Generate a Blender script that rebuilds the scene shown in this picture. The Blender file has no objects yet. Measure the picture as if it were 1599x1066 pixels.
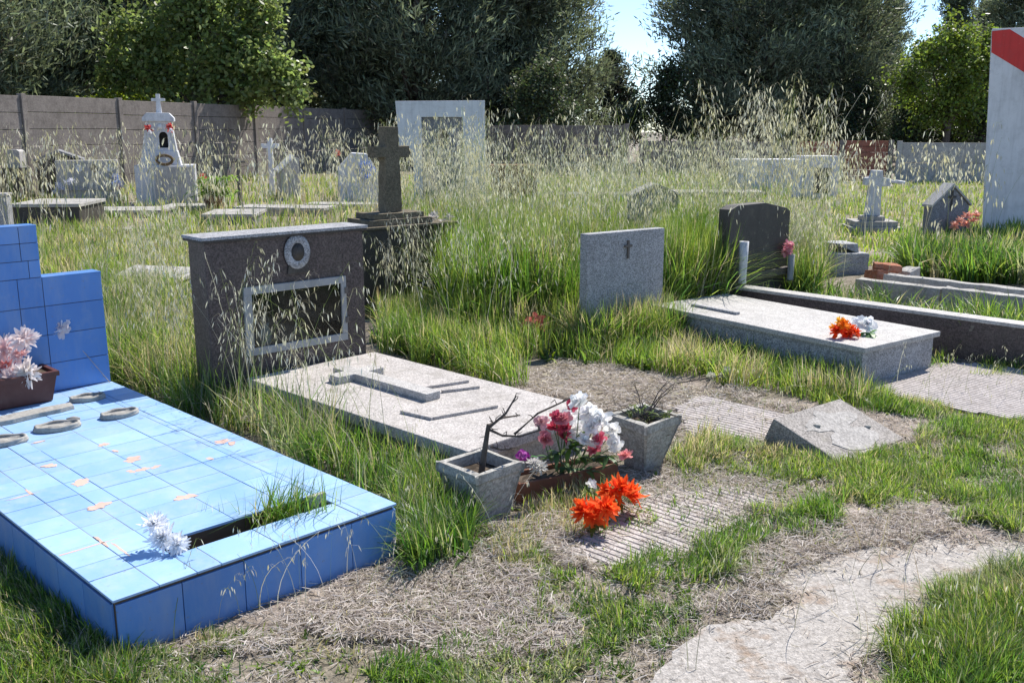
import bpy, bmesh, math, random
import numpy as np
from mathutils import Vector, Matrix, noise as mnoise

random.seed(7)
rng = np.random.default_rng(11)
C = bpy.context.scene.collection
R = math.radians

# ------------------------------------------------------------------ camera geometry
F, CX, CY, HY, EYE = 1500., 799.5, 533., 200., 1.5
PITCH = math.atan((CY - HY) / F)
CP, SP = math.cos(PITCH), math.sin(PITCH)

def ray(x, y):
    a = (x - CX) / F; b = (CY - y) / F
    return (a, CP + b * SP, -SP + b * CP)

def at(x, y, z=0.):                      # point of the plane of height z seen at photo position (x, y)
    d = ray(x, y); t = (z - EYE) / d[2]
    return Vector((d[0] * t, d[1] * t, z))

def deep(x, y, Y):                       # point at distance Y seen at photo position (x, y)
    d = ray(x, y); t = Y / d[1]
    return Vector((d[0] * t, Y, EYE + d[2] * t))

def proj(p):
    z = p[2] - EYE
    dep = p[1] * CP - z * SP
    return (CX + F * p[0] / dep, CY - F * (p[1] * SP + z * CP) / dep)

class Frame:
    """local frame of a grave: x across its front, y towards its back, z up"""
    def __init__(self, A, deg):
        self.A = Vector((A[0], A[1], 0.)); self.deg = deg
        self.u = Vector((math.cos(R(deg)), math.sin(R(deg)), 0)); self.v = Vector((-self.u.y, self.u.x, 0))
    def local(self, p):
        d = Vector(p) - self.A
        return Vector((d.dot(self.u), d.dot(self.v), p[2]))
    def world(self, x, y, z=0.):
        return self.A + self.u * x + self.v * y + Vector((0, 0, z))
    def top(self, px, py, z):            # on a horizontal face
        return self.local(at(px, py, z))
    def face(self, px, py, yl=0.):       # on the upright face local y = yl
        d = Vector(ray(px, py)); o = Vector((0, 0, EYE))
        base = self.A + self.v * yl
        t = (base - o).dot(self.v) / d.dot(self.v)
        p = o + d * t; q = p - self.A
        return (q.dot(self.u), p.z)
    def back(self, px, x, z):            # local y at which (x, y, z) is seen at column px
        lo, hi = 0., 3.
        s = 1 if proj(self.world(x, 3., z))[0] > proj(self.world(x, 0., z))[0] else -1
        for _ in range(40):
            m = (lo + hi) / 2
            if (proj(self.world(x, m, z))[0] - px) * s < 0: lo = m
            else: hi = m
        return lo

def front(bx, by, lx, deg, z0=0.):
    """frame at the front left corner of a block whose right front corner stands at (bx, by)"""
    B = at(bx, by, z0); f = Frame(B, deg)
    w = -f.face(lx, by, 0.)[0]
    return Frame(f.world(-w, 0), deg), w

# ------------------------------------------------------------------ object helpers
def tag(o, label=None, cat=None, group=None, kind=None):
    if label: o['label'] = label
    if cat: o['category'] = cat
    if group: o['group'] = group
    if kind: o['kind'] = kind
    return o

def thing(name, label, cat, fr=None, loc=None, rz=0., group=None):
    o = bpy.data.objects.new(name, None); C.objects.link(o)
    o.empty_display_size = .1
    if fr is not None:
        o.location = fr.A; o.rotation_euler = (0, 0, R(fr.deg))
    else:
        o.location = loc; o.rotation_euler = (0, 0, rz)
    return tag(o, label, cat, group)

class MB:
    def __init__(self): self.bm = bmesh.new()
    def box(self, x0, y0, z0, x1, y1, z1, bevel=.004, mat=None):
        return self.hexa([(x0, y0, z0), (x1, y0, z0), (x1, y1, z0), (x0, y1, z0)],
                         [(x0, y0, z1), (x1, y0, z1), (x1, y1, z1), (x0, y1, z1)], bevel)
    def hexa(self, lo, hi, bevel=.004):
        return self.prism(lo, hi, bevel)
    def prism(self, lo, hi, bevel=0.):
        t = bmesh.new()
        a = [t.verts.new(p) for p in lo]; b = [t.verts.new(p) for p in hi]; n = len(a)
        t.faces.new(a[::-1]); t.faces.new(b)
        for i in range(n): t.faces.new((a[i], a[(i + 1) % n], b[(i + 1) % n], b[i]))
        bmesh.ops.recalc_face_normals(t, faces=t.faces)
        if bevel: bmesh.ops.bevel(t, geom=list(t.edges), offset=bevel, segments=2, affect='EDGES', profile=.6)
        self.merge(t); return self
    def extrude_xz(self, pts, y0, y1, bevel=.004):     # outline in x,z given depth y0..y1
        return self.prism([(x, y0, z) for x, z in pts], [(x, y1, z) for x, z in pts], bevel)
    def merge(self, t):
        m = bpy.data.meshes.new('t'); t.to_mesh(m); t.free(); self.bm.from_mesh(m); bpy.data.meshes.remove(m)
    def tube(self, pts, r0, r1=None, n=6, cap=True):
        r1 = r0 if r1 is None else r1
        pts = [Vector(p) for p in pts]; rings = []
        for i, p in enumerate(pts):
            d = (pts[min(i + 1, len(pts) - 1)] - pts[max(i - 1, 0)]).normalized()
            a = d.orthogonal().normalized(); b = d.cross(a)
            r = r0 + (r1 - r0) * i / max(1, len(pts) - 1)
            rings.append([self.bm.verts.new(p + (a * math.cos(k * 2 * math.pi / n) + b * math.sin(k * 2 * math.pi / n)) * r) for k in range(n)])
        for q, w in zip(rings, rings[1:]):
            # align ring starts to avoid twisting
            j = min(range(n), key=lambda k: (w[k].co - q[0].co).length)
            w2 = w[j:] + w[:j]
            for k in range(n):
                self.bm.faces.new((q[k], q[(k + 1) % n], w2[(k + 1) % n], w2[k]))
        if cap: self.bm.faces.new(rings[0][::-1]); self.bm.faces.new(rings[-1])
        return self
    def lathe(self, prof, c=(0, 0, 0), n=20, sy=1.):
        rings = [[self.bm.verts.new((c[0] + r * math.cos(k * 2 * math.pi / n), c[1] + r * sy * math.sin(k * 2 * math.pi / n), c[2] + z)) for k in range(n)] for r, z in prof]
        for q, w in zip(rings, rings[1:]):
            for k in range(n): self.bm.faces.new((q[k], q[(k + 1) % n], w[(k + 1) % n], w[k]))
        self.bm.faces.new(rings[0][::-1]); self.bm.faces.new(rings[-1])
        return self
    def blob(self, c, r, seed=0, rough=.25, sub=3):
        t = bmesh.new(); bmesh.ops.create_icosphere(t, subdivisions=sub, radius=1)
        q = random.Random(seed)
        offs = [(Vector((q.uniform(-1, 1), q.uniform(-1, 1), q.uniform(-1, 1))).normalized(), q.uniform(-.5, 1)) for _ in range(14)]
        for v in t.verts:
            s = 1 + rough * sum(w * max(0, v.co.dot(d)) ** 3 for d, w in offs) * .35
            v.co = Vector((v.co.x * r[0] * s + c[0], v.co.y * r[1] * s + c[1], v.co.z * r[2] * s + c[2]))
        self.merge(t); return self
    def build(self, name, mat, parent=None, smooth=False, loc=None):
        me = bpy.data.meshes.new(name)
        bmesh.ops.recalc_face_normals(self.bm, faces=self.bm.faces)
        if smooth:
            for f in self.bm.faces: f.smooth = True
        self.bm.to_mesh(me); self.bm.free()
        me.materials.append(mat)
        o = bpy.data.objects.new(name, me); C.objects.link(o)
        if parent is not None: o.parent = parent
        if loc is not None: o.location = loc
        return o

def roughen(o, step=.03, amp=.003, freq=18.):
    """cast and weathered stone is never quite straight: cut the faces finer and push them about"""
    bm = bmesh.new(); bm.from_mesh(o.data)
    for _ in range(6):
        e = [x for x in bm.edges if x.calc_length() > step * 1.6]
        if not e: break
        bmesh.ops.subdivide_edges(bm, edges=e, cuts=1, use_grid_fill=True)
        if len(bm.verts) > 9000: break
    bm.normal_update(); off = Vector((o.location.x * 3.1, len(bm.verts) * .1, 0))
    for v in bm.verts:
        q_ = v.co * freq + off
        d = mnoise.noise(q_) + .6 * mnoise.noise(q_ * 2.7)
        sharp = 1 + 1.6 * (1 - min(1, abs(v.calc_shell_factor() - 0)) if False else 0)
        v.co += v.normal * d * amp - v.normal * max(0, mnoise.noise(q_ * .6) - .35) * amp * 3
    bm.to_mesh(o.data); bm.free(); return o

def npmesh(name, V, Q, mat, col=None, parent=None, smooth=True):
    me = bpy.data.meshes.new(name)
    V = np.ascontiguousarray(V, np.float32); Q = np.ascontiguousarray(Q, np.int32)
    k = Q.shape[1]
    me.vertices.add(len(V)); me.loops.add(Q.size); me.polygons.add(len(Q))
    me.vertices.foreach_set('co', V.ravel()); me.loops.foreach_set('vertex_index', Q.ravel())
    me.polygons.foreach_set('loop_start', np.arange(len(Q), dtype=np.int32) * k)
    me.polygons.foreach_set('use_smooth', np.full(len(Q), smooth))
    me.update(calc_edges=True)
    if col is not None:
        a = me.attributes.new('Col', 'FLOAT_COLOR', 'POINT')
        c4 = np.ones((len(V), 4), np.float32); c4[:, :3] = col
        a.data.foreach_set('color', c4.ravel())
    me.materials.append(mat)
    o = bpy.data.objects.new(name, me); C.objects.link(o)
    if parent is not None: o.parent = parent
    return o

class Strips:
    """collects many thin ribbons (blades, stems, petals, straw) into one mesh"""
    def __init__(self): self.V = []; self.Q = []; self.K = []; self.n = 0
    def add(self, P, W, side, col):
        P = np.asarray(P, float); N, S, _ = P.shape
        if N == 0: return
        W = np.broadcast_to(W, (N, S)); side = np.asarray(side, float)
        if side.ndim == 2: side = np.repeat(side[:, None], S, 1)
        L = P - side * W[..., None] * .5; Rr = P + side * W[..., None] * .5
        V = np.stack([L, Rr], 2).reshape(-1, 3)
        b = np.arange(N)[:, None] * (2 * S) + np.arange(S - 1)[None] * 2
        Q = np.stack([b, b + 1, b + 3, b + 2], -1).reshape(-1, 4) + self.n
        col = np.asarray(col, float)
        if col.ndim == 2: col = np.repeat(col[:, None], S, 1)
        K = np.repeat(col, 2, 1).reshape(-1, 3)
        self.V.append(V); self.Q.append(Q); self.K.append(K); self.n += len(V)
    def build(self, name, mat, parent=None):
        return npmesh(name, np.concatenate(self.V), np.concatenate(self.Q), mat, np.concatenate(self.K), parent)

# ------------------------------------------------------------------ materials
class NT:
    def __init__(self, name):
        self.m = bpy.data.materials.new(name); self.m.use_nodes = True
        self.t = self.m.node_tree; self.t.nodes.clear()
        self.out = self.t.nodes.new('ShaderNodeOutputMaterial')
    def n(self, typ, **kw):
        x = self.t.nodes.new('ShaderNode' + typ)
        ins = kw.pop('ins', {})
        for k, v in kw.items(): setattr(x, k, v)
        for k, v in ins.items():
            if isinstance(v, bpy.types.NodeSocket): self.t.links.new(v, x.inputs[k])
            else: x.inputs[k].default_value = v
        return x
    def link(self, a, b): self.t.links.new(a, b)
    def coord(self): return self.n('TexCoord').outputs['Object']
    def noise(self, co, scale, detail=6, rough=.6):
        return self.n('TexNoise', ins={'Vector': co, 'Scale': scale, 'Detail': detail, 'Roughness': rough}).outputs['Fac']
    def ramp(self, fac, stops):
        r = self.n('ValToRGB', ins={'Fac': fac}); e = r.color_ramp.elements
        while len(e) < len(stops): e.new(.5)
        for el, (p, c) in zip(e, stops):
            el.position = p; el.color = (*c, 1) if len(c) == 3 else c
        return r.outputs['Color']
    def mix(self, fac, a, b, mode='MIX'):
        x = self.n('MixRGB', blend_type=mode)
        for k, v in (('Fac', fac), ('Color1', a), ('Color2', b)):
            if isinstance(v, bpy.types.NodeSocket): self.link(v, x.inputs[k])
            else: x.inputs[k].default_value = v if not isinstance(v, tuple) else ((*v, 1) if len(v) == 3 else v)
        return x.outputs['Color']
    def finish(self, color, rough=.8, bump=None, dist=.004, strength=.6, spec=.4, metal=0.):
        b = self.n('BsdfPrincipled')
        for k, v in (('Base Color', color), ('Roughness', rough), ('Specular IOR Level', spec), ('Metallic', metal)):
            if isinstance(v, bpy.types.NodeSocket): self.link(v, b.inputs[k])
            else: b.inputs[k].default_value = v if not isinstance(v, tuple) else (*v, 1)
        if bump is not None:
            u = self.n('Bump', ins={'Height': bump, 'Distance': dist, 'Strength': strength}); self.link(u.outputs[0], b.inputs['Normal'])
        self.link(b.outputs[0], self.out.inputs[0]); return self.m

def stone(name, c, dark=.55, speck=0., sscale=160., rough=.75, stain=(.08, .075, .06), stain_amt=.5, bump=.4, spec=.35, scale=3., streak=.45, lichen=.35):
    t = NT(name); co = t.coord()
    big = t.noise(co, scale, 8, .65); fine = t.noise(co, 45., 4)
    col = t.mix(t.ramp(big, [(.3, (0, 0, 0)), (.7, (1, 1, 1))]), tuple(x * dark for x in c), c)
    if speck:
        v = t.n('TexVoronoi', ins={'Vector': co, 'Scale': sscale}).outputs['Color']
        g = t.n('RGBToBW', ins={'Color': v}).outputs[0]
        col = t.mix(speck, col, t.ramp(g, [(.2, tuple(x * .25 for x in c)), (.5, c), (.8, tuple(min(1, x * 1.8) for x in c))]))
    st = t.noise(co, scale * 1.7 + 2, 9, .7)
    f = t.ramp(st, [(.5, (0, 0, 0)), (.72, (stain_amt,) * 3)])
    col = t.mix(f, col, stain)
    mp = t.n('Mapping', ins={'Vector': co, 'Scale': (13., 13., 1.3)}).outputs[0]
    sk = t.noise(mp, 1., 5, .65)
    col = t.mix(t.ramp(sk, [(.48, (0, 0, 0)), (.75, (streak,) * 3)]), col, tuple(x * .45 for x in c))
    lc = t.n('TexVoronoi', ins={'Vector': co, 'Scale': 21., 'Randomness': 1.}).outputs['Distance']
    ln = t.noise(co, 5.5, 6, .7)
    lf = t.n('Math', operation='MULTIPLY', ins={0: t.ramp(lc, [(.16, (1, 1, 1)), (.30, (0, 0, 0))]), 1: t.ramp(ln, [(.52, (0, 0, 0)), (.66, (lichen,) * 3)])}).outputs[0]
    col = t.mix(lf, col, (.40, .39, .30))
    h = t.mix(.5, big, fine)
    return t.finish(col, rough, h, .006, bump, spec)

def plain(name, c, rough=.6, spec=.4, var=.25, metal=0.):
    t = NT(name); co = t.coord()
    n = t.noise(co, 14., 5)
    col = t.mix(n, tuple(x * (1 - var) for x in c), tuple(min(1, x * (1 + var)) for x in c))
    return t.finish(col, rough, n, .002, .3, spec, metal)

def leafy(name, trans=.45, rough=.5, spec=.35, gain=1.3, bl=.78):
    t = NT(name)
    a = t.n('Attribute', attribute_name='Col').outputs['Color']
    b = t.n('BsdfPrincipled', ins={'Base Color': a, 'Roughness': rough, 'Specular IOR Level': spec})
    tc = t.mix(1., a, (gain, gain * 1.02, gain * bl), 'MULTIPLY')
    tr = t.n('BsdfTranslucent', ins={'Color': tc})
    m = t.n('MixShader', ins={0: trans}); t.link(b.outputs[0], m.inputs[1]); t.link(tr.outputs[0], m.inputs[2])
    t.link(m.outputs[0], t.out.inputs[0]); return t.m

def tile_mat(name, c0=(.078, .205, .51), c1=(.096, .245, .57), c2=(.13, .29, .62), dirtc=(.30, .37, .50)):
    t = NT(name); co = t.coord()
    n = t.noise(co, 2.2, 6); f = t.noise(co, 30., 5)
    col = t.ramp(n, [(.3, c0), (.55, c1), (.8, c2)])
    isl = t.n('NewGeometry').outputs['Random Per Island']
    col = t.mix(t.ramp(isl, [(0, (.16,) * 3), (.5, (0,) * 3)]), col, tuple(x * .55 for x in c1)); col = t.mix(t.ramp(isl, [(.6, (0,) * 3), (1, (.22,) * 3)]), col, tuple(min(1, x * 1.5 + .05) for x in c1))
    mp = t.n('Mapping', ins={'Vector': co, 'Scale': (9., 9., 2.)}).outputs[0]
    col = t.mix(t.ramp(t.noise(mp, 1.2, 8, .72), [(.45, (0,) * 3), (.72, (.4,) * 3)]), col, dirtc)
    col = t.mix(t.ramp(t.noise(co, 55., 3, .6), [(.66, (0,) * 3), (.74, (.55,) * 3)]), col, (.22, .19, .17))
    dirt = t.ramp(t.noise(co, 9., 8, .7), [(.55, (0, 0, 0)), (.75, (.35, .35, .35))])
    col = t.mix(dirt, col, dirtc)
    ro = t.ramp(f, [(.2, (.28,) * 3), (.8, (.5,) * 3)])
    return t.finish(col, ro, n, .003, .25, .5)

M = {}
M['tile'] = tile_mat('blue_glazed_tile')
M['tile_pale'] = tile_mat('sunlit_blue_tile', (.21, .385, .66), (.28, .455, .72), (.36, .53, .77), (.5, .56, .62))  # same blue tile for the top, sunlight and sheen painted in as paler blue
M['grout'] = stone('pale_grout', (.33, .38, .45), .55, 0, 1, .9, (.22, .15, .1), .8, .3, .2, 5.)
M['mortar'] = stone('mortar', (.17, .12, .085), .5)
M['bisque'] = plain('bare_clay', (.60, .42, .35), .95, .15, .35)
M['granite_dark'] = stone('brown_granite', (.088, .066, .062), .5, .55, 130., .5, (.10, .085, .07), .5, .25, .4)
M['granite_black'] = stone('sooty_granite', (.062, .054, .048), .6, .3, 200., .6, (.11, .10, .075), .6, .4, .35)
M['granite_grey'] = stone('grey_granite', (.34, .34, .35), .65, .5, 150., .7, (.12, .115, .10), .3, .15)
M['granite_pale'] = stone('pale_granite', (.45, .43, .41), .72, .35, 170., .7, (.17, .155, .13), .35, .2)
M['granite_cream'] = stone('worn_terrazzo', (.47, .435, .41), .68, .35, 160., .8, (.17, .15, .12), .6, .35)
M['block_stone'] = stone('block_granite', (.34, .31, .285), .6, .45, 150., .85, (.15, .13, .10), .6, .5, .25, 6.)
M['concrete'] = stone('weathered_concrete', (.46, .44, .40), .55, .25, 120., .92, (.10, .094, .075), .7, .9, .2, 9.)
M['concrete_lite'] = stone('light_concrete', (.46, .44, .41), .6, .2, 100., .9, (.14, .13, .11), .55, .7, .2, 4.)
M['cross_stone'] = stone('lichened_stone', (.19, .16, .115), .5, .3, 110., .95, (.06, .055, .04), .6, .9, .2, 7.)
M['white_paint'] = stone('white_limewash', (.72, .72, .74), .82, 0, 1, .85, (.28, .27, .27), .4, .3, .3, 2.2)
M['white_marble'] = stone('white_marble', (.66, .66, .68), .75, .15, 90., .6, (.3, .3, .3), .45, .3, .35, 5.)
M['red_paint'] = stone('red_paint', (.62, .05, .045), .85, 0, 1, .7, (.4, .1, .09), .3, .2)
M['grey_stone'] = stone('grey_stone', (.25, .25, .27), .6, .35, 110., .85, (.1, .1, .09), .5, .5, .3, 5.)
M['alu'] = stone('old_aluminium', (.36, .365, .365), .7, 0, 1, .55, (.25, .24, .22), .4, .1)
M['brick'] = stone('broken_brick', (.42, .17, .10), .6, .2, 80., .95, (.4, .33, .28), .5, .8, .2, 8.)
M['terracotta'] = stone('terracotta', (.20, .085, .05), .6, 0, 1, .85, (.15, .11, .08), .5, .4, .3, 8.)
M['planter'] = stone('brown_plastic', (.11, .037, .028), .8, 0, 1, .5, (.15, .09, .07), .3, .15, .4, 6.)
M['soil'] = stone('potting_soil', (.10, .078, .06), .4, .5, 60., 1., (.04, .03, .025), .6, 1., .1, 12.)
M['bark'] = stone('grey_bark', (.12, .10, .085), .5, .2, 50., .95, (.05, .045, .04), .5, 1., .2, 9.)
M['twig'] = stone('dead_twig', (.13, .105, .09), .6, .0, 60., .95, (.05, .045, .04), .3, .4, .2, 9.)
M['wall'] = stone('wall_concrete', (.24, .21, .19), .66, .15, 40., .95, (.07, .06, .055), .6, .6, .2, 1.5)
M['wall_red'] = stone('wall_brick', (.33, .13, .09), .7, .15, 40., .95, (.2, .15, .12), .5, .6, .2, 2.5)
M['smear'] = stone('cement_smear', (.42, .395, .37), .72, .3, 120., .9, (.3, .28, .25), .5, .5, .2, 14.)
M['plaque'] = stone('plaque_plaster', (.40, .385, .355), .7, .1, 90., .85, (.12, .10, .08), .7, .8, .25, 16.)
M['straw_wire'] = plain('pale_wire', (.45, .36, .26), .7)
M['blue_disc'] = plain('blue_painted_disc', (.25, .34, .6), .6)
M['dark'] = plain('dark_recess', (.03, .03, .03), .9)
M['steel'] = plain('rusty_steel', (.11, .095, .085), .6, .4, .3)
M['porcelain'] = plain('white_porcelain', (.7, .7, .7), .35, .5, .1)
M['gold_brown'] = stone('ochre_masonry', (.22, .15, .08), .55, .2, 40., .95, (.08, .065, .045), .6, .8, .2, 5.)
M['leaf'] = leafy('grass_blade', .5, .42, .45, 1.5)
M['straw'] = leafy('dry_straw', .35, .7, .2, 1.1)
M['needle'] = leafy('needles', .35, .5, .35, 1.2)
M['foliage'] = leafy('broad_leaf', .5, .42, .4, 1.5)
M['petal'] = leafy('cloth_petal', .42, .75, .15, 1.25, 1.1)
def glass():
    t = NT('niche_glass')
    b = t.n('BsdfPrincipled', ins={'Base Color': (.9, .95, .95, 1), 'Roughness': .05, 'Transmission Weight': 1., 'IOR': 1.02, 'Specular IOR Level': .5})
    g = t.n('BsdfGlossy', ins={'Roughness': .08, 'Color': (.8, .85, .85, 1)})
    tr = t.n('BsdfTransparent', ins={'Color': (.55, .6, .6, 1)})
    m = t.n('MixShader', ins={0: .035}); t.link(tr.outputs[0], m.inputs[1]); t.link(g.outputs[0], m.inputs[2])
    t.link(m.outputs[0], t.out.inputs[0]); return t.m
M['glass'] = glass()

# ------------------------------------------------------------------ numpy scatter helpers
def vnoise(x, y, s, seed=0):
    x = np.asarray(x) / s + seed * 17.3; y = np.asarray(y) / s + seed * 9.1
    xi = np.floor(x).astype(np.int64); yi = np.floor(y).astype(np.int64); fx = x - xi; fy = y - yi
    fx = fx * fx * (3 - 2 * fx); fy = fy * fy * (3 - 2 * fy)
    def h(a, b):
        n = (a * 374761393 + b * 668265263 + seed * 1013) & 0x7fffffff
        n = ((n ^ (n >> 13)) * 1274126177) & 0x7fffffff
        return ((n ^ (n >> 16)) & 0xffff) / 65535.
    return (h(xi, yi) * (1 - fx) + h(xi + 1, yi) * fx) * (1 - fy) + (h(xi, yi + 1) * (1 - fx) + h(xi + 1, yi + 1) * fx) * fy

def inside(px, py, poly):
    r = np.zeros(len(px), bool); n = len(poly)
    for i in range(n):
        x0, y0 = poly[i][:2]; x1, y1 = poly[(i + 1) % n][:2]
        if y0 == y1: continue
        c = ((y0 > py) != (y1 > py)) & (px < (x1 - x0) * (py - y0) / (y1 - y0) + x0)
        r ^= c
    return r

BLOCK = []                                # footprints nothing grows through
def footprint(fr, x0, y0, x1, y1, pad=.0):
    BLOCK.append([fr.world(x0 - pad, y0 - pad)[:2], fr.world(x1 + pad, y0 - pad)[:2], fr.world(x1 + pad, y1 + pad)[:2], fr.world(x0 - pad, y1 + pad)[:2]])

def ground_z(x, y):
    x = np.asarray(x, float); y = np.asarray(y, float)
    n = (vnoise(x, y, .9, 3) - .5) * .030 + (vnoise(x, y, .28, 4) - .5) * .016 + (vnoise(x, y, .09, 5) - .5) * .008
    return n * np.clip((16 - y) / 8, .25, 1)

# ================================================================== FLOWERS
def jitter(c, a, n):
    c = np.asarray(c, float); return np.clip(c[None] * (1 + rng.uniform(-a, a, (n, 1))) + rng.uniform(-a, a, (n, 3)) * .08, 0, 1)

def bloom(name, parent, loc, r, colors, n=26, layers=3, cup=.5, width=.34, tilt=(0, 0), ruffle=.15, mat='petal', tipcol=None, S=5):
    """a cloth flower head: rings of curved petals"""
    s = Strips()
    tx, ty = tilt
    rot = np.array((Matrix.Rotation(tx, 3, 'X') @ Matrix.Rotation(ty, 3, 'Y')).transposed())
    for l in range(layers):
        k = max(5, int(n * (1 - .22 * l) / 1)); rr = r * (1 - .22 * l)
        a = np.linspace(0, 2 * math.pi, k, endpoint=False) + rng.uniform(0, .5) + rng.normal(0, .12, k)
        el = cup * (.45 + .55 * l) + rng.normal(0, ruffle, k)          # how steeply the petal rises
        t = np.linspace(.08, 1, S)[None]
        L = rr * rng.uniform(.8, 1.1, k)[:, None]
        curl = rng.normal(.15, .25, k)[:, None]
        hor = L * t * np.cos(el)[:, None]; z = L * t * np.sin(el)[:, None] - L * curl * t ** 2.2 * .6 + r * .10 * l
        P = np.stack([hor * np.cos(a)[:, None], hor * np.sin(a)[:, None], z], -1)
        P += rng.normal(0, r * .025, P.shape)
        side = np.stack([-np.sin(a), np.cos(a), rng.normal(0, .3, k)], -1)
        W = (rr * width * (np.array([.35, .8, 1., .95, .5]) if width > .4 else np.array([.35, .8, 1., .85, .25])) if S == 5 else rr * width * np.ones(S))[None] * rng.uniform(.8, 1.2, (k, 1))
        c = np.asarray(colors[l % len(colors)], float)
        K = jitter(c, .12, k)[:, None] * np.ones((1, S, 1))
        if tipcol is not None: K = K * (1 - t[..., None] ** 2) + np.asarray(tipcol) * t[..., None] ** 2
        s.add(P @ rot, W, side @ rot, K)
    o = s.build(name, M[mat], parent); o.location = loc
    return o

def leaf_bits(name, parent, pts, r, col, n=8, mat='foliage'):
    s = Strips()
    for p in pts:
        a = rng.uniform(0, 2 * math.pi, n); t = np.linspace(0, 1, 4)[None]; L = r * rng.uniform(.6, 1.2, (n, 1))
        P = np.stack([p[0] + L * t * np.cos(a)[:, None], p[1] + L * t * np.sin(a)[:, None], p[2] + L * (t * rng.uniform(-.2, .9, (n, 1)) - .5 * t * t)], -1)
        s.add(P, r * .33 * np.array([[.3, 1, .8, .1]]), np.stack([-np.sin(a), np.cos(a), a * 0], -1), jitter(col, .25, n))
    return s.build(name, M[mat], parent)

def stems(parent, pairs, r=.0025, name='stem', mat=None):
    for a, b in pairs:
        m = MB(); a = Vector(a); b = Vector(b); c = (a + b) / 2 + Vector((random.uniform(-.02, .02), random.uniform(-.02, .02), 0))
        m.tube([a, c, b], r, r * .8, 5); m.build(name, mat or M['stem'], parent)
M['stem'] = plain('green_wire_stem', (.07, .13, .045), .6)

# ================================================================== BLUE TILED TOMB
A = at(176, 936, .199)
bt = Frame((A.x, A.y), 45.2)
w = 1.012; L = 2.392; h = .199
root = thing('tiled_tomb', 'blue glazed tile tomb with stepped headboard and chipped sunlit top', 'tomb', bt)
footprint(bt, 0, 0, w, L + .14)
m = MB()
s0 = bt.top(268, 866, h); s1 = bt.top(517, 784, h)
sx0, sx1 = s0.x, s1.x; sy0 = s0.y + .0; sy1 = sy0 + .115
# mortar core round the planting slot
ins = .007
for (a, b, c, d) in ((ins, ins, w - ins, sy0 - .008), (ins, sy1 + .008, w - ins, L), (ins, sy0 - .008, sx0 - .008, sy1 + .008), (sx1 + .008, sy0 - .008, w - ins, sy1 + .008)):
    m.box(a, b, -.02, c, d, h - .010, 0)
m.build('mortar_core', M['mortar'], root)
m = MB()
for (a, b, c, d) in ((.012, .012, w - .012, sy0 - .012), (.012, sy1 + .012, w - .012, L - .002), (.012, sy0 - .012, sx0 - .012, sy1 + .012), (sx1 + .012, sy0 - .012, w - .012, sy1 + .012)):
    m.box(a, b, h - .0105, c, d, h - .0016, 0)
m.build('grout_bed', M['grout'], root)
m = MB()                                  # top tiles, laid in rows across the tomb
g = .0014
def tiles_rect(m, x0, y0, x1, y1, z0, z1, xs, ys, seed=1):
    q = random.Random(seed)
    for xa, xb in zip(xs, xs[1:]):
        for ya, yb in zip(ys, ys[1:]):
            a, b = max(xa, x0), min(xb, x1); c, d = max(ya, y0), min(yb, y1)
            if b - a < .012 or d - c < .012: continue
            if (a + b) / 2 > sx0 - .001 and (a + b) / 2 < sx1 + .001 and (c + d) / 2 > sy0 and (c + d) / 2 < sy1: continue
            dz = q.uniform(-.0012, .0012)
            m.box(a + g, c + g, z0, b - g, d - g, z1 + dz, .0016)
xs = [-.004, .135, .335, .535, .735, .885, w + .004]
xs = sorted(set(xs + [sx0, sx1])); xs = [x for i, x in enumerate(xs) if i == 0 or x - xs[i - 1] > .02]
ys = [-.006, sy0, sy1] + [sy1 + .0001 + .152 * k for k in range(1, 14)]
ys = [y for y in ys if y < L - .02] + [L]
tiles_rect(m, -1, -1, 9, L, h - .009, h, xs, ys)
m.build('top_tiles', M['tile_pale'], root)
m = MB()                                  # front and side tiles
for k, (a, b) in enumerate(zip([.0, .205, .41, .615, .82], [.205, .41, .615, .82, w])):
    m.box(a + g + (.006 if k == 0 else 0), -.003, -.02, b - g, ins - .001, h - .020, .0015)
for k in range(12):
    a = .012 + k * .2; b = min(a + .2, L)
    m.box(-.003, a + g, -.02, ins - .001, b - g, h - .020, .0015)
    m.box(w - ins + .001, a + g, -.02, w + .003, b - g, h - .020, .0015)
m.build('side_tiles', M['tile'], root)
m = MB()                                  # slot walls and earth
m.box(sx0 - .006, sy0 - .006, .02, sx1 + .006, sy1 + .006, h - .075, 0)
m.build('planting_slot', M['soil'], root)
m = MB(); m.box(sx1 - .075, sy0 + .03, h - .08, sx1 - .002, sy0 + .052, h + .033, .004)
m.build('slot_stop', M['concrete'], root)
# headboard
zl = bt.face(140, 425, L)[1]; zu = bt.face(56, 351, L)[1]; xr = bt.face(65, 432, L)[0]; xl = w - xr
th = .10
m = MB()
m.box(.004, L + .006, -.02, w - .004, L + th - .004, zl - .008, 0); m.box(xl + .004, L + .006, zl - .02, xr - .004, L + th - .004, zu - .008, 0)
m.build('headboard_core', M['mortar'], root)
m = MB()
rows = 0
z = h + .002
hh = (zl - h) / 4 - .0
for r_ in range(4):
    z0 = h + hh * r_; z1 = z0 + hh
    cuts = [0, xl, .5 * w + .1, xr, w]
    for a, b in zip(cuts, cuts[1:]): m.box(a + g, L, z0 + g, b - g, L + .006, z1 - g, .0015)
hh2 = (zu - zl) / 3
for r_ in range(3):
    z0 = zl + hh2 * r_; z1 = z0 + hh2
    cuts = [xl, xl + .2, xr - .085 + .03 * (r_ == 0), xr]
    for a, b in zip(cuts, cuts[1:]): m.box(a + g, L, z0 + g, b - g, L + .006, z1 - g, .0015)
for a, b in ((xr + g, w), (0, xl - g)): m.box(a, L - .001, zl - .007, b, L + th, zl, .0015)
m.box(xl, L - .001, zu - .007, xr, L + th, zu, .0015)
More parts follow.
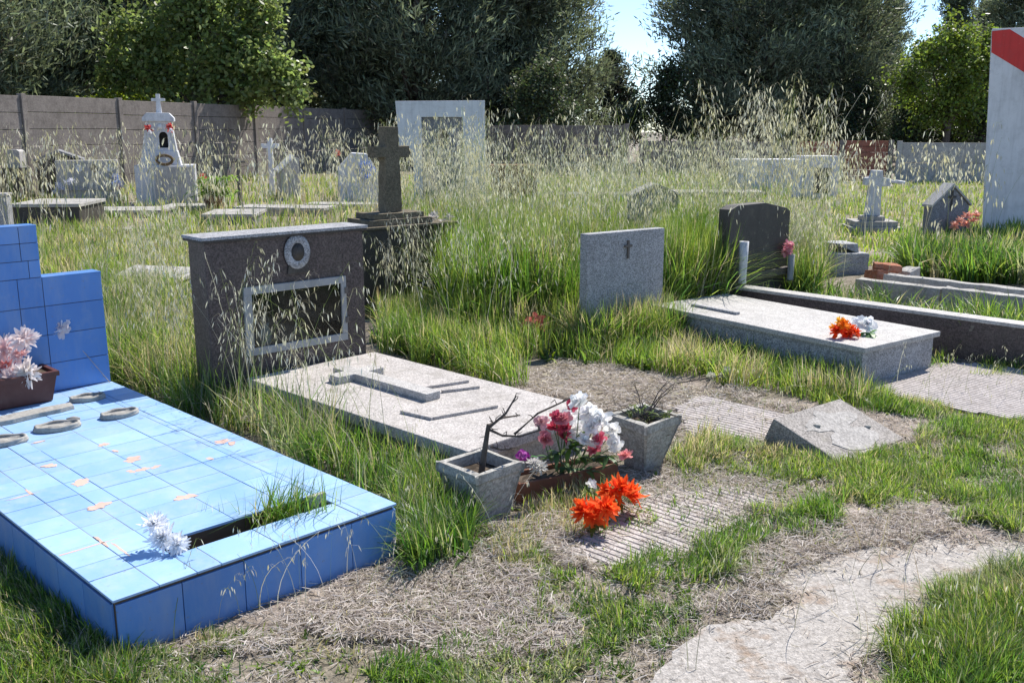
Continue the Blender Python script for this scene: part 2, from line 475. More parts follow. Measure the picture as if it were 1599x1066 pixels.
m.box(w - .004, L + .008, 0, w, L + th, zl - .009, .001); m.box(0, L + .008, 0, .004, L + th, zl - .009, .001)
m.box(xr - .004, L + .008, zl, xr, L + th, zu - .009, .001)
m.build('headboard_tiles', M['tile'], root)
# oval memorial plaques and a scroll
for i, (px, py, rx, sc) in enumerate([(137, 624, .085, 1), (90, 669, .1, 1), (187, 649, .09, 1), (5, 692, .1, 1)]):
    p = bt.top(px, py, h)
    m = MB(); n = 28; sy = .62
    m.lathe([(rx * .97, 0), (rx, .008), (rx * .95, .017), (rx * .80, .019), (rx * .74, .012), (rx * .3, .0125), (.002, .0125)], (0, 0, 0), n, sy)
    o = m.build('memorial_plaque', M['plaque'] if 'plaque' in M else M['concrete_lite'], root, True, (p.x, p.y, h))
    o.rotation_euler = (0, 0, random.uniform(-.25, .1))
    if i != 2:
        for k in range(5):
            mm = MB(); a = k * 1.3 + i
    # raised garland on the rim
    m2 = MB(); ringp = [(rx * .87 * math.cos(a) * (1 + .02 * math.sin(7 * a + i)), rx * .87 * sy * math.sin(a), .017 + .002 * math.sin(5 * a)) for a in [2 * math.pi * k / 40 for k in range(41)]]
    m2.tube(ringp, .008, .0085, 6, False)
    if i == 1: m2.tube([(rx * .5, rx * .6, .014), (rx * .8, rx * .62, .02), (rx * 1.02, rx * .5, .014)], .012, .009, 6)
    m2.blob((-.01, .0, .012), (rx * .32, rx * .2, .006), i, .5, 2)
    m2.build('garland_rim', M['plaque'], o, True)
p = bt.top(48, 650, h)
m = MB()
pts = [(-.20, -.05), (-.1, -.06), (.02, -.045), (.12, -.05), (.19, -.035), (.2, .03), (.1, .04), (0, .05), (-.1, .04), (-.2, .055)]
m.prism([(x, y, 0) for x, y in pts], [(x * .98, y * .95, .022) for x, y in pts], .004)
o = m.build('scroll_plaque', M['plaque'], root, False, (p.x, p.y, h)); o.rotation_euler = (0, 0, .05)
# bare clay where the glaze has flaked off
q = random.Random(4)
def flake(px, py, ru, rv, z, fr):
    c = fr.top(px, py, z); n = 26; ph = q.uniform(0, 6)
    pts = []
    for k in range(n):
        a = 2 * math.pi * k / n; s = .9 + .25 * math.sin(2 * a + ph) + .15 * math.sin(5 * a + ph * 2) + q.uniform(-.16, .16)
        pts.append((max(.004, c.x + ru * s * math.cos(a)), max(.004, c.y + rv * s * math.sin(a))))
    m = MB(); m.prism([(x, y, z - .003) for x, y in pts], [(x, y, z + .0013) for x, y in pts])
    m.build('flaked_glaze', M['bisque'], root)
for px, py, a, b in [(162, 694, .018, .014), (78, 727, .028, .012), (207, 717, .035, .02), (222, 733, .022, .014), (205, 736, .014, .012), (243, 729, .018, .009), (126, 753, .032, .02), (289, 776, .03, .018), (154, 790, .034, .018), (328, 716, .014, .009), (347, 689, .04, .012), (362, 692, .018, .012), (180, 704, .01, .01), (121, 859, .10, .006), (158, 845, .006, .05), (60, 690, .03, .006), (35, 775, .05, .004), (188, 857, .005, .06), (45, 768, .004, .05)]:
    flake(px, py, a * 1.15, b * (1.7 if min(a, b) > .008 else 1), h, bt)

# brown planter with gerberas
pb = bt.top(83, 626, h); pl = .52; pd = .17; ph_ = .135
pr = thing('planter_box', 'brown plastic planter box standing on the blue tomb', 'planter', loc=bt.world(pb.x, pb.y + .0, h), rz=R(45.2))
m = MB(); x0, y0 = -pl, 0
def ring(x0, y0, x1, y1, z): return [(x0, y0, z), (x1, y0, z), (x1, y1, z), (x0, y1, z)]
lo = ring(x0, .0, 0, pd, .002); hi = ring(x0 - .025, -.02, .025, pd + .02, ph_)
m.prism(lo, hi, .006)
m.build('planter_body', M['planter'], pr)
m = MB(); rim = .022
X0, Y0, X1, Y1 = x0 - .034, -.029, .034, pd + .029
for a in ((X0, Y0, X1, Y0 + rim), (X0, Y1 - rim, X1, Y1), (X0, Y0 + rim, X0 + rim, Y1 - rim), (X1 - rim, Y0 + rim, X1, Y1 - rim)):
    m.box(a[0], a[1], ph_ - .006, a[2], a[3], ph_ + .018, .003)
m.build('planter_rim', M['planter'], pr)
m = MB(); m.box(X0 + rim, Y0 + rim, ph_ - .004, X1 - rim, Y1 - rim, ph_ + .004, 0); m.build('planter_soil', M['soil'], pr)
fl = thing('gerbera_bunch', 'pink and cream gerberas crowded in the brown planter', 'flowers', loc=bt.world(pb.x - .12, pb.y + .085, h + ph_))
for i, (px, py, r, c) in enumerate([(38, 530, .075, (.78, .62, .56)), (8, 545, .08, (.80, .52, .48)), (42, 582, .08, (.72, .66, .58)), (12, 570, .075, (.75, .22, .20)), (20, 590, .07, (.78, .60, .55)), (-20, 555, .08, (.8, .5, .45)), (30, 553, .06, (.76, .40, .36))]):
    wp = deep(px, py, (fl.location.y + (.0 if i % 2 else -.05)))
    bloom('bloom', fl, wp - fl.location, r, [c, tuple(x * .92 for x in c)], 26, 3, .35, .24, (R(50 + 12 * (i % 3)), R(10 - 9 * i % 30)), .12, tipcol=(.84, .76, .72))
stems(fl, [((-.05, 0, -.02), (-.06, 0, .1)), ((.03, 0, -.02), (.05, .0, .1)), ((-.12, 0, -.02), (-.12, .0, .09))])
# single bleached flower on a long wire
pe = bt.top(155, 579, h); fb = bt.world(w - .015, L - .02, h)
fs = thing('single_flower', 'single bleached flower on a thin leaning wire before the blue headboard', 'flower', loc=fb)
tip = deep(94, 512, fb.y - .12)
m = MB(); m.tube([(0, 0, 0), (tip - fb) * .5 + Vector((0, 0, .012)), tip - fb], .002, .0015, 5); m.build('stem', M['straw_wire'] if 'straw_wire' in M else M['alu'], fs)
bloom('bloom', fs, tip - fb, .060, [(.86, .76, .71), (.88, .85, .82)], 24, 4, .6, .42, (R(60), 0))
# white chrysanthemum at the slot's end
wc = bt.world(sx0 + .005, sy0 + .05, h)
fw = thing('white_chrysanthemum', 'bleached white cloth chrysanthemum lying at the left end of the slot on the blue tomb', 'flower', loc=wc)
bloom('bloom', fw, (.0, 0, .035), .055, [(.80, .80, .79)], 60, 5, 1.0, .17, (R(40), R(-20)), .3)
bloom('bloom', fw, (-.035, .015, .075), .05, [(.84, .84, .83)], 60, 5, 1.0, .17, (R(30), R(10)), .3)
bloom('bloom', fw, (.04, -.012, .022), .045, [(.78, .78, .77)], 56, 5, 1.0, .17, (R(60), R(30)), .3)

# ================================================================== BROWN GRANITE NICHE MONUMENT
nm, nw = front(572, 549, 330, 43, .18)
zt = nm.face(572, 359)[1]
nd = nm.back(293, 0, zt)
root = thing('niche_monument', 'brown granite niche monument with framed glass door and pale coping', 'tomb', nm)
footprint(nm, 0, 0, nw, nd)
fx0, fz1 = nm.face(378, 446); fx1, fz1b = nm.face(538, 433); _, fz0 = nm.face(538, 530)
fz1 = (fz1 + fz1b) / 2
m = MB(); rec = .16
m.box(0, 0, -.02, fx0 + .01, nd, zt, .004); m.box(fx1 - .01, 0, -.02, nw, nd, zt, .004)
m.box(fx0 + .01, 0.001, -.02, fx1 - .01, nd - .001, fz0 + .01, 0); m.box(fx0 + .01, .001, fz1 - .01, fx1 - .01, nd - .001, zt - .001, 0)
m.box(fx0 + .01, rec, fz0 + .01, fx1 - .01, nd - .002, fz1 - .01, 0)
m.build('granite_body', M['granite_dark'], root)
m = MB(); o_ = .02
m.box(-o_, -o_, zt + .001, nw + o_, nd + o_, zt + .014, .003); m.build('coping_bed', M['granite_black'], root)
m = MB(); m.box(-o_ - .004, -o_ - .004, zt + .0145, nw + o_ + .004, nd + o_ + .004, zt + .032, .003); m.build('coping', M['granite_grey'], root)
fr_ = thing('door', None, None, loc=(0, 0, 0)); fr_.parent = root
m = MB(); t = .042
m.box(fx0, -.016, fz1 - t, fx1, .006, fz1, .003); m.box(fx0, -.016, fz0, fx1, .006, fz0 + t, .003)
m.box(fx0, -.0155, fz0 + t, fx0 + t * 1.1, .006, fz1 - t, .003); m.box(fx1 - t * .8, -.0155, fz0 + t, fx1, .006, fz1 - t, .003)
m.build('door_frame', M['alu'], fr_)
m = MB(); m.box(fx0 + t, -.004, fz0 + t, fx1 - t * .8, -.001, fz1 - t, 0); m.build('glass_pane', M['glass'], fr_)
for zz in (fz0 + .32 * (fz1 - fz0), fz0 + .78 * (fz1 - fz0)): m = MB(); m.box(fx1 - .014, -.024, zz - .018, fx1 + .006, -.0165, zz + .018, .003); m.build('hinge', M['steel'], fr_)
ex, ez = nm.face(463, 393)
m = MB(); m.lathe([(.078, 0), (.083, .008), (.075, .016), (.044, .017), (.036, .008), (.002, .009)], n=24, sy=1.2)
o = m.build('portrait_medallion', M['granite_grey'], root, True, (ex, -.001, ez)); o.rotation_euler = (R(90), 0, 0)
m = MB(); m.lathe([(.040, 0), (.041, .003), (.002, .006)], n=20, sy=1.25); m.build('portrait_photo', M['granite_black'], o, True, (0, 0, .0125))
m = MB(); m.extrude_xz([(-.07, -.12), (.07, -.12), (.055, -.06), (-.055, -.06)], -.012, -.001, .003); o = m.build('name_plate', M['granite_black'], root, False, (ex, 0, ez))
# vase kept behind the glass
vv = thing('vase', 'pale vase standing behind the glass of the brown monument', 'vase', loc=nm.world(fx0 + .16, .09, fz0 + .012))
m = MB(); m.lathe([(.03, 0), (.04, .03), (.045, .08), (.028, .12), (.034, .14), (.025, .14), (.02, .12)], n=16); m.build('vase_body', M['porcelain'], vv, True)
bloom('faded_flower', vv, (0, 0, .15), .035, [(.3, .28, .25)], 14, 2, .8, .4)

# ================================================================== SECOND MONUMENT WITH STONE CROSS
cm, cw = front(713, 478, 570, 40)
ct = cm.face(690, 347)[1]
root = thing('cross_monument', 'sooty granite monument carrying a lichened stone cross behind the niche monument', 'tomb', cm)
cd = .42
footprint(cm, 0, 0, cw, cd)
m = MB(); m.box(0, 0, -.02, cw, cd, ct - .02, .006); m.build('granite_body', M['granite_black'], root)
m = MB(); m.box(-.02, -.02, ct - .019, cw + .02, cd + .02, ct, .004); m.build('coping', M['cross_stone'], root)
xa, za = cm.face(562, 350, .1); xb, zb = cm.face(660, 330, .1); xc = cm.face(609, 330, .2)[0]
sw = (xb - xa) / 2
m = MB(); m.box(xc - sw, .03, ct + .001, xc + sw, .37, ct + .05, .004); m.box(xc - sw * .8, .06, ct + .0505, xc + sw * .8, .34, ct + .095, .004)
roughen(m.build('cross_steps', M['cross_stone'], root), .04, .004, 16)
z0 = ct + .0955; zt_ = cm.face(608, 198, .2)[1]; zm = cm.face(608, 237, .2)[1]; ah = .042; aw = .17
m = MB(); hw = .072
m.extrude_xz([(xc - hw * 1.15, z0), (xc + hw * 1.15, z0), (xc + hw * .95, zm - ah), (xc + aw, zm - ah * 1.1), (xc + aw, zm + ah * 1.1), (xc + hw * .85, zm + ah), (xc + hw * .85, zt_), (xc - hw * .85, zt_), (xc - hw * .85, zm + ah), (xc - aw, zm + ah * 1.1), (xc - aw, zm - ah * 1.1), (xc - hw * .95, zm - ah)], .14, .25, .006)
roughen(m.build('cross', M['cross_stone'], root), .04, .004, 16)
p = cm.world(cw - .05, .1, ct)
f = thing('dried_flowers', 'dried white flowers drooping over the right end of the cross monument', 'flowers', loc=p)
for i in range(5): bloom('bloom', f, (random.uniform(-.12, .06), random.uniform(-.1, .05), random.uniform(-.08, .05)), .05, [(.55, .52, .46)], 16, 2, .6, .3, (R(random.uniform(0, 80)), R(random.uniform(-40, 40))), .3)
stems(f, [((-.1, .05, 0), (.03, -.08, -.1)), ((0, .05, .02), (.06, -.05, -.14))], mat=M['twig'])

# ================================================================== TERRAZZO SLAB WITH RAISED CROSS
sl = Frame(at(385, 590, .18)[:2], 48.5)
# local axes: x along the head edge, y would run to the back: shift so the slab lies towards the viewer
sW = .87; sL = 1.74
hd = at(385, 590, .18); sl = Frame((Vector((hd.x, hd.y, 0)) - sl.v * sL)[:2], 46.0)
sl = Frame(Vector((hd.x, hd.y, 0)) - Frame((0, 0), 46.).v * sL, 46.)
root = thing('cross_slab', 'worn terrazzo grave slab with a raised cross lying among grass', 'grave', sl)
footprint(sl, 0, 0, sW, sL)
m = MB(); m.box(0, 0, .125, sW, sL, .18, .006); m.build('slab', M['granite_cream'], root)
m = MB(); m.box(.03, .03, -.02, sW - .03, sL - .03, .1245, .004); m.build('plinth', M['concrete'], root)
Z = .1805; zt2 = .220
def T(px, py): return sl.top(px, py, .2)
c0 = T(525, 573); c1 = T(667, 621); a0 = T(495, 594); a1 = T(607, 577)
bw = .047
m = MB()
cy_ = (a0.y + a1.y) / 2; cx_ = (c0.x + c1.x) / 2 + .01
top = cy_ + .15; bot = c1.y
pts = [(cx_ - bw, bot), (cx_ + bw, bot), (cx_ + bw, cy_ - bw), (cx_ + .15, cy_ - bw), (cx_ + .15, cy_ + bw), (cx_ + bw, cy_ + bw), (cx_ + bw, top), (cx_ - bw, top), (cx_ - bw, cy_ + bw), (cx_ - .15, cy_ + bw), (cx_ - .15, cy_ - bw), (cx_ - bw, cy_ - bw)]
m.prism([(x, y, Z) for x, y in pts], [(x, y, zt2) for x, y in pts], .003); m.build('raised_cross', M['granite_pale'], root)
for (p0, p1) in (((627, 638), (676, 649)), ((676, 648), (776, 630)), ((644, 604), (731, 591)), ((690, 607), (748, 600))):
    a = T(*p0); b = T(*p1); d = (b - a); d.z = 0; n = Vector((-d.y, d.x, 0)).normalized() * .011
    m = MB(); q4 = [a - n, b - n, b + n, a + n]
    m.prism([(v.x, v.y, Z) for v in q4], [(v.x, v.y, Z + .014) for v in q4], .002); m.build('relief_bar', M['granite_cream'], root)

# ================================================================== CONCRETE POTS, CLAY BOX, FLOWERS
def pot(name, label, base, deg, rt, rb, hgt, mat, tilt=(0, 0)):
    root = thing(name, label, 'flower pot', loc=base); root.rotation_euler = (tilt[0], tilt[1], R(deg))
    m = MB(); wl = .026
    def sq(r, z): return [(-r, -r, z), (r, -r, z), (r, r, z), (-r, r, z)]
    bm = m.bm
    prof = [(rb, -.02), (rb * 1.02, .03), (rt * .93, hgt * .80), (rt, hgt * .84), (rt * 1.01, hgt), (rt - wl, hgt), (rt - wl - .004, hgt - .05)]
    rings = []
    for r, z in prof:
        ring_ = []
        for a, b in ((-1, -1), (1, -1), (1, 1), (-1, 1)):          # chamfered corners
            k = .92
            for s in ((a * k, b), (a, b * k)) if a * b > 0 else ((a, b * k), (a * k, b)):
                ring_.append(bm.verts.new((s[0] * r + random.uniform(-.002, .002), s[1] * r + random.uniform(-.002, .002), z + random.uniform(-.003, .003))))
        rings.append(ring_)
    for q_, w_ in zip(rings, rings[1:]):
        for k in range(8): bm.faces.new((q_[k], q_[(k + 1) % 8], w_[(k + 1) % 8], w_[k]))
    bm.faces.new(rings[0][::-1])
    roughen(m.build('pot_body', mat, root), .022, .0032, 30)
    m = MB(); m.prism(sq(rt - wl - .002, hgt - .09), sq(rt - wl - .002, hgt - .045)); m.build('pot_soil', M['soil'], root)
    return root
rim = [at(679, 716, .215), at(749.5, 741.6, .215), at(820, 728, .215), at(751, 704, .215)]
c = sum(rim, Vector()) / 4
p1 = Vector((c.x, c.y, 0))
pot('concrete_pot', 'square weathered concrete pot holding a dead branching stump', p1, 43, .128, .088, .22, M['concrete'])
footprint(Frame(p1[:2], 45), -.08, -.08, .08, .08)
p2 = Vector((.600, 4.16, 0))
pot('concrete_pot', 'square concrete pot behind the bouquet, filled with dry tangled twigs', p2, 40, .122, .065, .245, M['concrete'], (R(2), R(-3)))
footprint(Frame(p2[:2], 45), -.08, -.08, .08, .08)

def branches(name, parent_label, cat, base, main, seed, spread, mat='twig', r=.006, twigs=3, tl=.12):
    q = random.Random(seed); root = thing(name, parent_label, cat, loc=base)
    m = MB()
    for pts in main:
        pts = [Vector(p) for p in pts]; m.tube(pts, r, r * .45, 6)
        for i in range(1, len(pts)):
            for _ in range(twigs):
                a = pts[i - 1].lerp(pts[i], q.random()); d = Vector((q.uniform(-1, 1), q.uniform(-1, 1), q.uniform(-.1, 1))).normalized()
                b = a + d * tl * q.uniform(.4, 1) * spread; mid = (a + b) / 2 + Vector((q.uniform(-.01, .01), q.uniform(-.01, .01), q.uniform(0, .015)))
                m.tube([a, mid, b], r * .42, r * .2, 5)
    m.build('branches', M[mat], root); return root
def dv(px, py, Y, o): return deep(px, py, Y) - o
b0 = Vector((p1.x, p1.y, .165))
Yp = p1.y
tk = [(0, 0, 0), dv(764, 668, Yp, b0), dv(766, 650, Yp, b0)]
mains = [[(0, 0, 0), dv(757, 700, Yp, b0), dv(763, 668, Yp, b0)],
         [dv(763, 668, Yp, b0), dv(790, 645, Yp + .02, b0), dv(806, 618, Yp + .06, b0)],
         [dv(763, 670, Yp, b0), dv(785, 680, Yp, b0), dv(812, 681, Yp - .03, b0), dv(845, 671, Yp - .05, b0)],
         [dv(766, 697, Yp, b0), dv(783, 702, Yp, b0), dv(800, 701, Yp - .02, b0)],
         [dv(763, 664, Yp, b0), dv(785, 652, Yp + .05, b0), dv(812, 648, Yp + .1, b0)],
         [dv(803, 678, Yp, b0), dv(840, 645, Yp + .03, b0), dv(890, 622, Yp + .08, b0)]]
st = branches('dead_shrub', 'leafless dark shrub with ragged side branches rooted in the concrete pot', 'plant', b0, mains, 3, .35, r=.0065, twigs=2)
m = MB(); m.tube([(0, 0, -.03), dv(757, 702, Yp, b0), dv(763, 662, Yp, b0)], .014, .008, 8); m.build('trunk', M['bark'], st)
b1 = Vector((p2.x, p2.y, .20)); q = random.Random(9); mains = []
for i in range(11):
    a = q.uniform(0, 6.28); l = q.uniform(.10, .26)
    e = Vector((math.cos(a) * l * .8, math.sin(a) * l * .5, q.uniform(.04, .2)))
    mains.append([(q.uniform(-.05, .05), q.uniform(-.05, .05), -.02), e * .55 + Vector((0, 0, .03)), e])
br = branches('dry_twigs', 'tangle of dry twigs growing from the rear concrete pot', 'plant', b1, mains, 5, 1., r=.0032, twigs=3, tl=.11)
leaf_bits('leaves', br, [(q.uniform(-.08, .1), q.uniform(-.06, .06), q.uniform(.0, .08)) for _ in range(14)], .03, (.16, .22, .05), 7)
# terracotta box
bA = at(812, 787, 0); bB = at(965, 752, 0); dd = (bB - bA); ang = math.degrees(math.atan2(dd.y, dd.x)); bl = dd.length
tb = thing('clay_planter', 'low terracotta planter box sunk in straw between the two concrete pots', 'planter', loc=bA, rz=R(ang))
m = MB(); bh = .085; bd = .15
m.box(0, 0, -.01, bl, .015, bh, .004); m.box(0, bd - .015, -.01, bl, bd, bh, .004); m.box(0, .0152, -.01, .015, bd - .0152, bh, .004); m.box(bl - .015, .0152, -.01, bl, bd - .0152, bh, .004)
m.build('planter_body', M['terracotta'], tb)
m = MB(); m.box(.0152, .0152, 0, bl - .0152, bd - .0152, bh - .02, 0); m.build('planter_soil', M['soil'], tb)
tbF = Frame(bA[:2], ang); footprint(tbF, 0, 0, bl, bd)
# the white and pink bouquet standing in it
bq0 = tbF.world(bl * .55, bd * .5, .05)
bq = thing('white_pink_bouquet', 'cloth bouquet of white and deep pink flowers standing in the terracotta box', 'bouquet', loc=bq0)
W_, Pk = (.90, .88, .83), (.56, .09, .14)
Pp = (.68, .28, .30)
spec = [(905, 628, .055, W_), (920, 645, .055, W_), (938, 655, .058, W_), (898, 672, .06, W_), (955, 672, .05, W_), (960, 692, .042, W_), (888, 650, .045, W_), (925, 668, .05, W_), (912, 690, .05, W_), (935, 688, .045, (.82, .7, .68)),
        (893, 632, .035, Pk), (880, 655, .045, Pp), (866, 668, .045, Pk), (850, 685, .045, Pp), (878, 680, .04, Pk), (885, 668, .035, Pk), (845, 660, .04, (.7, .45, .45)), (936, 686, .04, (.74, .16, .22)), (928, 705, .035, (.72, .2, .24)), (978, 712, .036, (.76, .34, .32)), (868, 650, .03, Pk)]
prs = []
for i, (px, py, r, c) in enumerate(spec):
    wp = deep(px, py, bq0.y + random.uniform(-.07, .06) - (712 < py + 1) * .02) - bq0
    bloom('bloom', bq, wp, r * .95, [c, tuple(x * .9 for x in c)], 13, 3, .75, .62, (R(random.uniform(10, 65)), R(random.uniform(-40, 40))), .25)
    prs.append(((wp.x * .25, wp.y * .3, 0), wp - Vector((0, 0, .01))))
stems(bq, prs)
leaf_bits('leaves', bq, [tuple(dv(px, py, bq0.y - .03, bq0)) for px, py in ((890, 700), (905, 715), (870, 705), (930, 720), (950, 712), (900, 690), (860, 715), (915, 735), (885, 730))], .07, (.10, .17, .05), 9)
f = thing('violet_flower', 'small violet cloth flower with green leaf at the corner of the concrete pot', 'flower', loc=at(817, 735, .05))
o_ = f.location
bloom('bloom', f, dv(815, 711, o_.y, o_), .03, [(.42, .06, .36), (.6, .2, .5)], 9, 2, .6, .6, (R(50), 0)); bloom('bloom', f, dv(823, 714, o_.y, o_), .02, [(.42, .06, .36)], 8, 2, .6, .6, (R(50), 0))
leaf_bits('leaves', f, [tuple(dv(831, 712, o_.y, o_))], .03, (.10, .35, .08), 4); stems(f, [((0, 0, -.04), dv(815, 711, o_.y, o_))])
f = thing('bleached_bloom', 'bleached ragged bloom lying on the right rim of the concrete pot', 'flower', loc=at(832, 734, .16))
for i in range(3): bloom('bloom', f, (random.uniform(-.03, .04), random.uniform(-.02, .03), .005 + .01 * i), .042, [(.55, .53, .49)], 20, 3, .5, .25, (R(random.uniform(-20, 40)), R(random.uniform(-20, 20))), .3)
f = thing('small_white_flower', 'small white flower poking up behind the orange flowers', 'flower', loc=at(926, 790, .0))
o_ = f.location; bloom('bloom', f, dv(924, 756, o_.y, o_), .026, [(.75, .74, .7)], 9, 2, .8, .5, (R(40), 0)); stems(f, [((0, 0, 0), dv(924, 756, o_.y, o_))])
# orange flowers fallen in front
for (px, py, gy, r, lab) in ((968, 768, 808, .088, 'upper of two vivid orange red cloth flowers fallen beside the clay planter'), (928, 798, 834, .082, 'lower of two vivid orange red cloth flowers, lying in straw with dark shaded underside')):
    g0 = at(px, gy, 0); f = thing('orange_flower', lab, 'flower', loc=g0, group='orange cloth flowers by the pots')
    cpos = dv(px, py, g0.y, g0)
    for k in range(3):
        bloom('bloom', f, cpos + Vector(((k - 1) * .038, random.uniform(-.02, .02), random.uniform(-.015, .02))), r * .8, [(.85, .095, .018), (.80, .05, .015), (.86, .12, .02)], 30, 4, .75, .26, (R(random.uniform(0, 45)), R((k - 1) * 35)), .45, tipcol=(.88, .17, .03))
    leaf_bits('leaves', f, [tuple(cpos - Vector((0, 0, .05)))], .07, (.12, .16, .05), 10)
    stems(f, [((.02, 0, 0), cpos), ((-.03, 0, 0), cpos)])
f = thing('red_flower', 'faded red cloth flower half hidden in green grass by the straw patch', 'flower', loc=at(825, 540))
for k in range(4): bloom('bloom', f, (random.uniform(-.1, .1), random.uniform(-.05, .05), .16 + random.uniform(-.03, .03)), .065, [(.6, .13, .12), (.6, .2, .17)], 12, 2, .5, .5, (R(random.uniform(0, 60)), R(random.uniform(-30, 30))), .3)
stems(f, [((0, 0, 0), (.05, 0, .09)), ((0, 0, 0), (-.06, 0, .09))])
f = thing('fallen_white_flowers', 'withered whitish flower stem lying on dead leaves near the grass edge', 'flowers', loc=at(1118, 600))
for k in range(4): bloom('bloom', f, (random.uniform(-.08, .08), random.uniform(-.04, .04), .06 + random.uniform(-.02, .03)), .03, [(.6, .58, .45)], 12, 2, .5, .4, (R(30), 0), .3)
stems(f, [((-.25, -.05, .02), (.05, 0, .06)), ((-.1, -.12, .0), (-.02, 0, .05))], .004, mat=M['twig'])

# ================================================================== GREY GRANITE GRAVE (right)
g0 = at(1343, 604, 0)
gr = Frame(g0[:2], 36.5); gw = .80; gl = 1.72; gh_ = .245
root = thing('granite_grave', 'grey granite grave slab with upright square headstone and sunlit top', 'grave', gr)
gw = gr.local(at(1452, 576, 0)).x + .02
footprint(gr, 0, 0, gw, gl + .1)
m = MB(); m.box(.0, .0, -.03, gw, gl, gh_ - .035, .004); m.build('granite_base', M['granite_grey'], root)
m = MB(); m.box(-.025, -.03, gh_ - .0345, gw + .025, gl + .02, gh_, .007); m.build('cover_slab', M['granite_pale'], root)
bars = MB(); bars.box(.16, gl - .62, gh_ + .0005, .20, gl - .2, gh_ + .018, .003); bars.build('relief_bar', M['granite_grey'], root)
hx0, hz1 = gr.face(918, 363, gl + .05); hx1, _ = gr.face(1038, 360, gl + .05)
m = MB(); hz1 = gr.face(978, 361, gl + .05)[1]
m.box(hx0, gl + .05, -.02, hx1, gl + .13, hz1, .006); m.build('headstone', M['granite_grey'], root)
footprint(gr, hx0, gl, hx1, gl + .13)
cx_, cz_ = gr.face(980, 388, gl + .05)
m = MB(); m.extrude_xz([(cx_ - .008, cz_ - .07), (cx_ + .008, cz_ - .07), (cx_ + .008, cz_ + .01), (cx_ + .035, cz_ + .01), (cx_ + .035, cz_ + .028), (cx_ + .008, cz_ + .028), (cx_ + .008, cz_ + .06), (cx_ - .008, cz_ + .06), (cx_ - .008, cz_ + .028), (cx_ - .035, cz_ + .028), (cx_ - .035, cz_ + .01), (cx_ - .008, cz_ + .01)], gl + .035, gl + .0495, .002)
m.build('small_cross', M['steel'], root)
fb = at(1325, 527, gh_)
f = thing('orange_bouquet', 'orange red and yellow cloth flowers lying on the grey granite slab', 'bouquet', loc=fb)
for (px, py, r, c) in ((1308, 518, .06, (.85, .10, .02)), (1325, 514, .06, (.84, .13, .02)), (1317, 507, .05, (.88, .30, .02)), (1335, 519, .045, (.8, .1, .02)), (1322, 521, .05, (.8, .07, .02)), (1312, 503, .04, (.85, .5, .05)), (1302, 512, .035, (.88, .42, .03))):
    bloom('bloom', f, dv(px, py, fb.y + random.uniform(-.03, .03), fb), r, [c, tuple(x * .85 for x in c)], 22, 3, .7, .3, (R(random.uniform(20, 70)), R(random.uniform(-30, 30))), .3)
stems(f, [((0, 0, .01), (.1, .06, .012)), ((.02, 0, .01), (.12, .02, .012))])
fb = at(1355, 522, gh_)
f = thing('white_bloom', 'large white cloth bloom with a green leaf beside the orange bouquet on granite', 'flower', loc=fb)
bloom('bloom', f, (-.01, .02, .05), .075, [(.78, .78, .76)], 12, 4, .8, .75, (R(35), R(10)), .25)
bloom('bloom', f, (-.06, .05, .06), .05, [(.78, .78, .76)], 10, 3, .8, .75, (R(25), R(-10)), .25)
leaf_bits('leaf', f, [(-.03, -.03, .02), (.0, -.04, .02)], .09, (.07, .22, .04), 3)

# ================================================================== KERBED GRAVE WITH DARK HEADSTONE
kb0 = at(1150, 447, .28); kb1 = at(1599, 507, .28)
d = (kb1 - kb0); kang = math.degrees(math.atan2(d.y, d.x)) + 90
kf = Frame((kb1 + (kb1 - kb0).normalized() * .35)[:2], kang)          # local y runs to the headstone
kl = kf.local(kb0).y; kw = 1.02
root = thing('kerbed_grave', 'brown granite kerbed grave full of grass with dark upright headstone', 'grave', kf)
for nm_, (x0, x1, y0, y1) in {'kerb_side': (0, .115, 0, kl), }.items():
    m = MB(); m.box(x0, y0, -.03, x1, y1, .255, .005); m.build('kerb', M['granite_dark'], root)
    m = MB(); m.box(x0 - .012, y0, .2555, x1 + .012, y1, .28, .004); m.build('kerb_capping', M['granite_pale'], root)
    footprint(kf, x0, y0, x1, y1)
hx0, _ = kf.face(1138, 400, kl + .05); hx1, _ = kf.face(1230, 400, kl + .05); hz = kf.face(1180, 318, kl + .05)[1]
m = MB(); hm = (hx0 + hx1) / 2
m.extrude_xz([(hx0, -.02), (hx1, -.02), (hx1, hz - .09), (hx1 - .06, hz - .06), (hm + .05, hz), (hx0 + .10, hz), (hx0, hz - .03)], kl + .05, kl + .16, .006)
m.build('headstone', M['granite_black'], root); footprint(kf, hx0, kl, hx1, kl + .2)
m = MB(); m.extrude_xz([(hx0 + .04, .3), (hx1 - .04, .3), (hx1 - .04, .36), (hx0 + .04, .36)], kl - .0, kl + .049, .004); m.build('ledge', M['granite_dark'], root)
p = kf.world(hx0 + .10, kl - .02, .30)
v1 = thing('flower_tube', 'white upright flower tube before the dark headstone', 'vase', loc=p); zt_ = deep(1148, 377, p.y).z - .30
m = MB(); m.lathe([(.03, 0), (.034, .01), (.03, .02), (.034, zt_ * .5), (.038, zt_), (.03, zt_), (.026, zt_ - .05)], n=14); m.build('tube', M['white_marble'], v1, True)
p = kf.world(hx1 - .08, kl - .03, .25)
v2 = thing('flower_tube', 'narrow grey tube holding pink flowers at the dark headstone', 'vase', loc=p); zt_ = deep(1222, 397, p.y).z - .25
m = MB(); m.lathe([(.028, 0), (.03, .01), (.026, .02), (.03, zt_), (.024, zt_), (.02, zt_ - .04)], n=14); m.build('tube', M['alu'], v2, True)
f = thing('pink_flowers', 'small bunch of pink and white flowers in the narrow grey tube', 'flowers', loc=p + Vector((0, 0, zt_)))
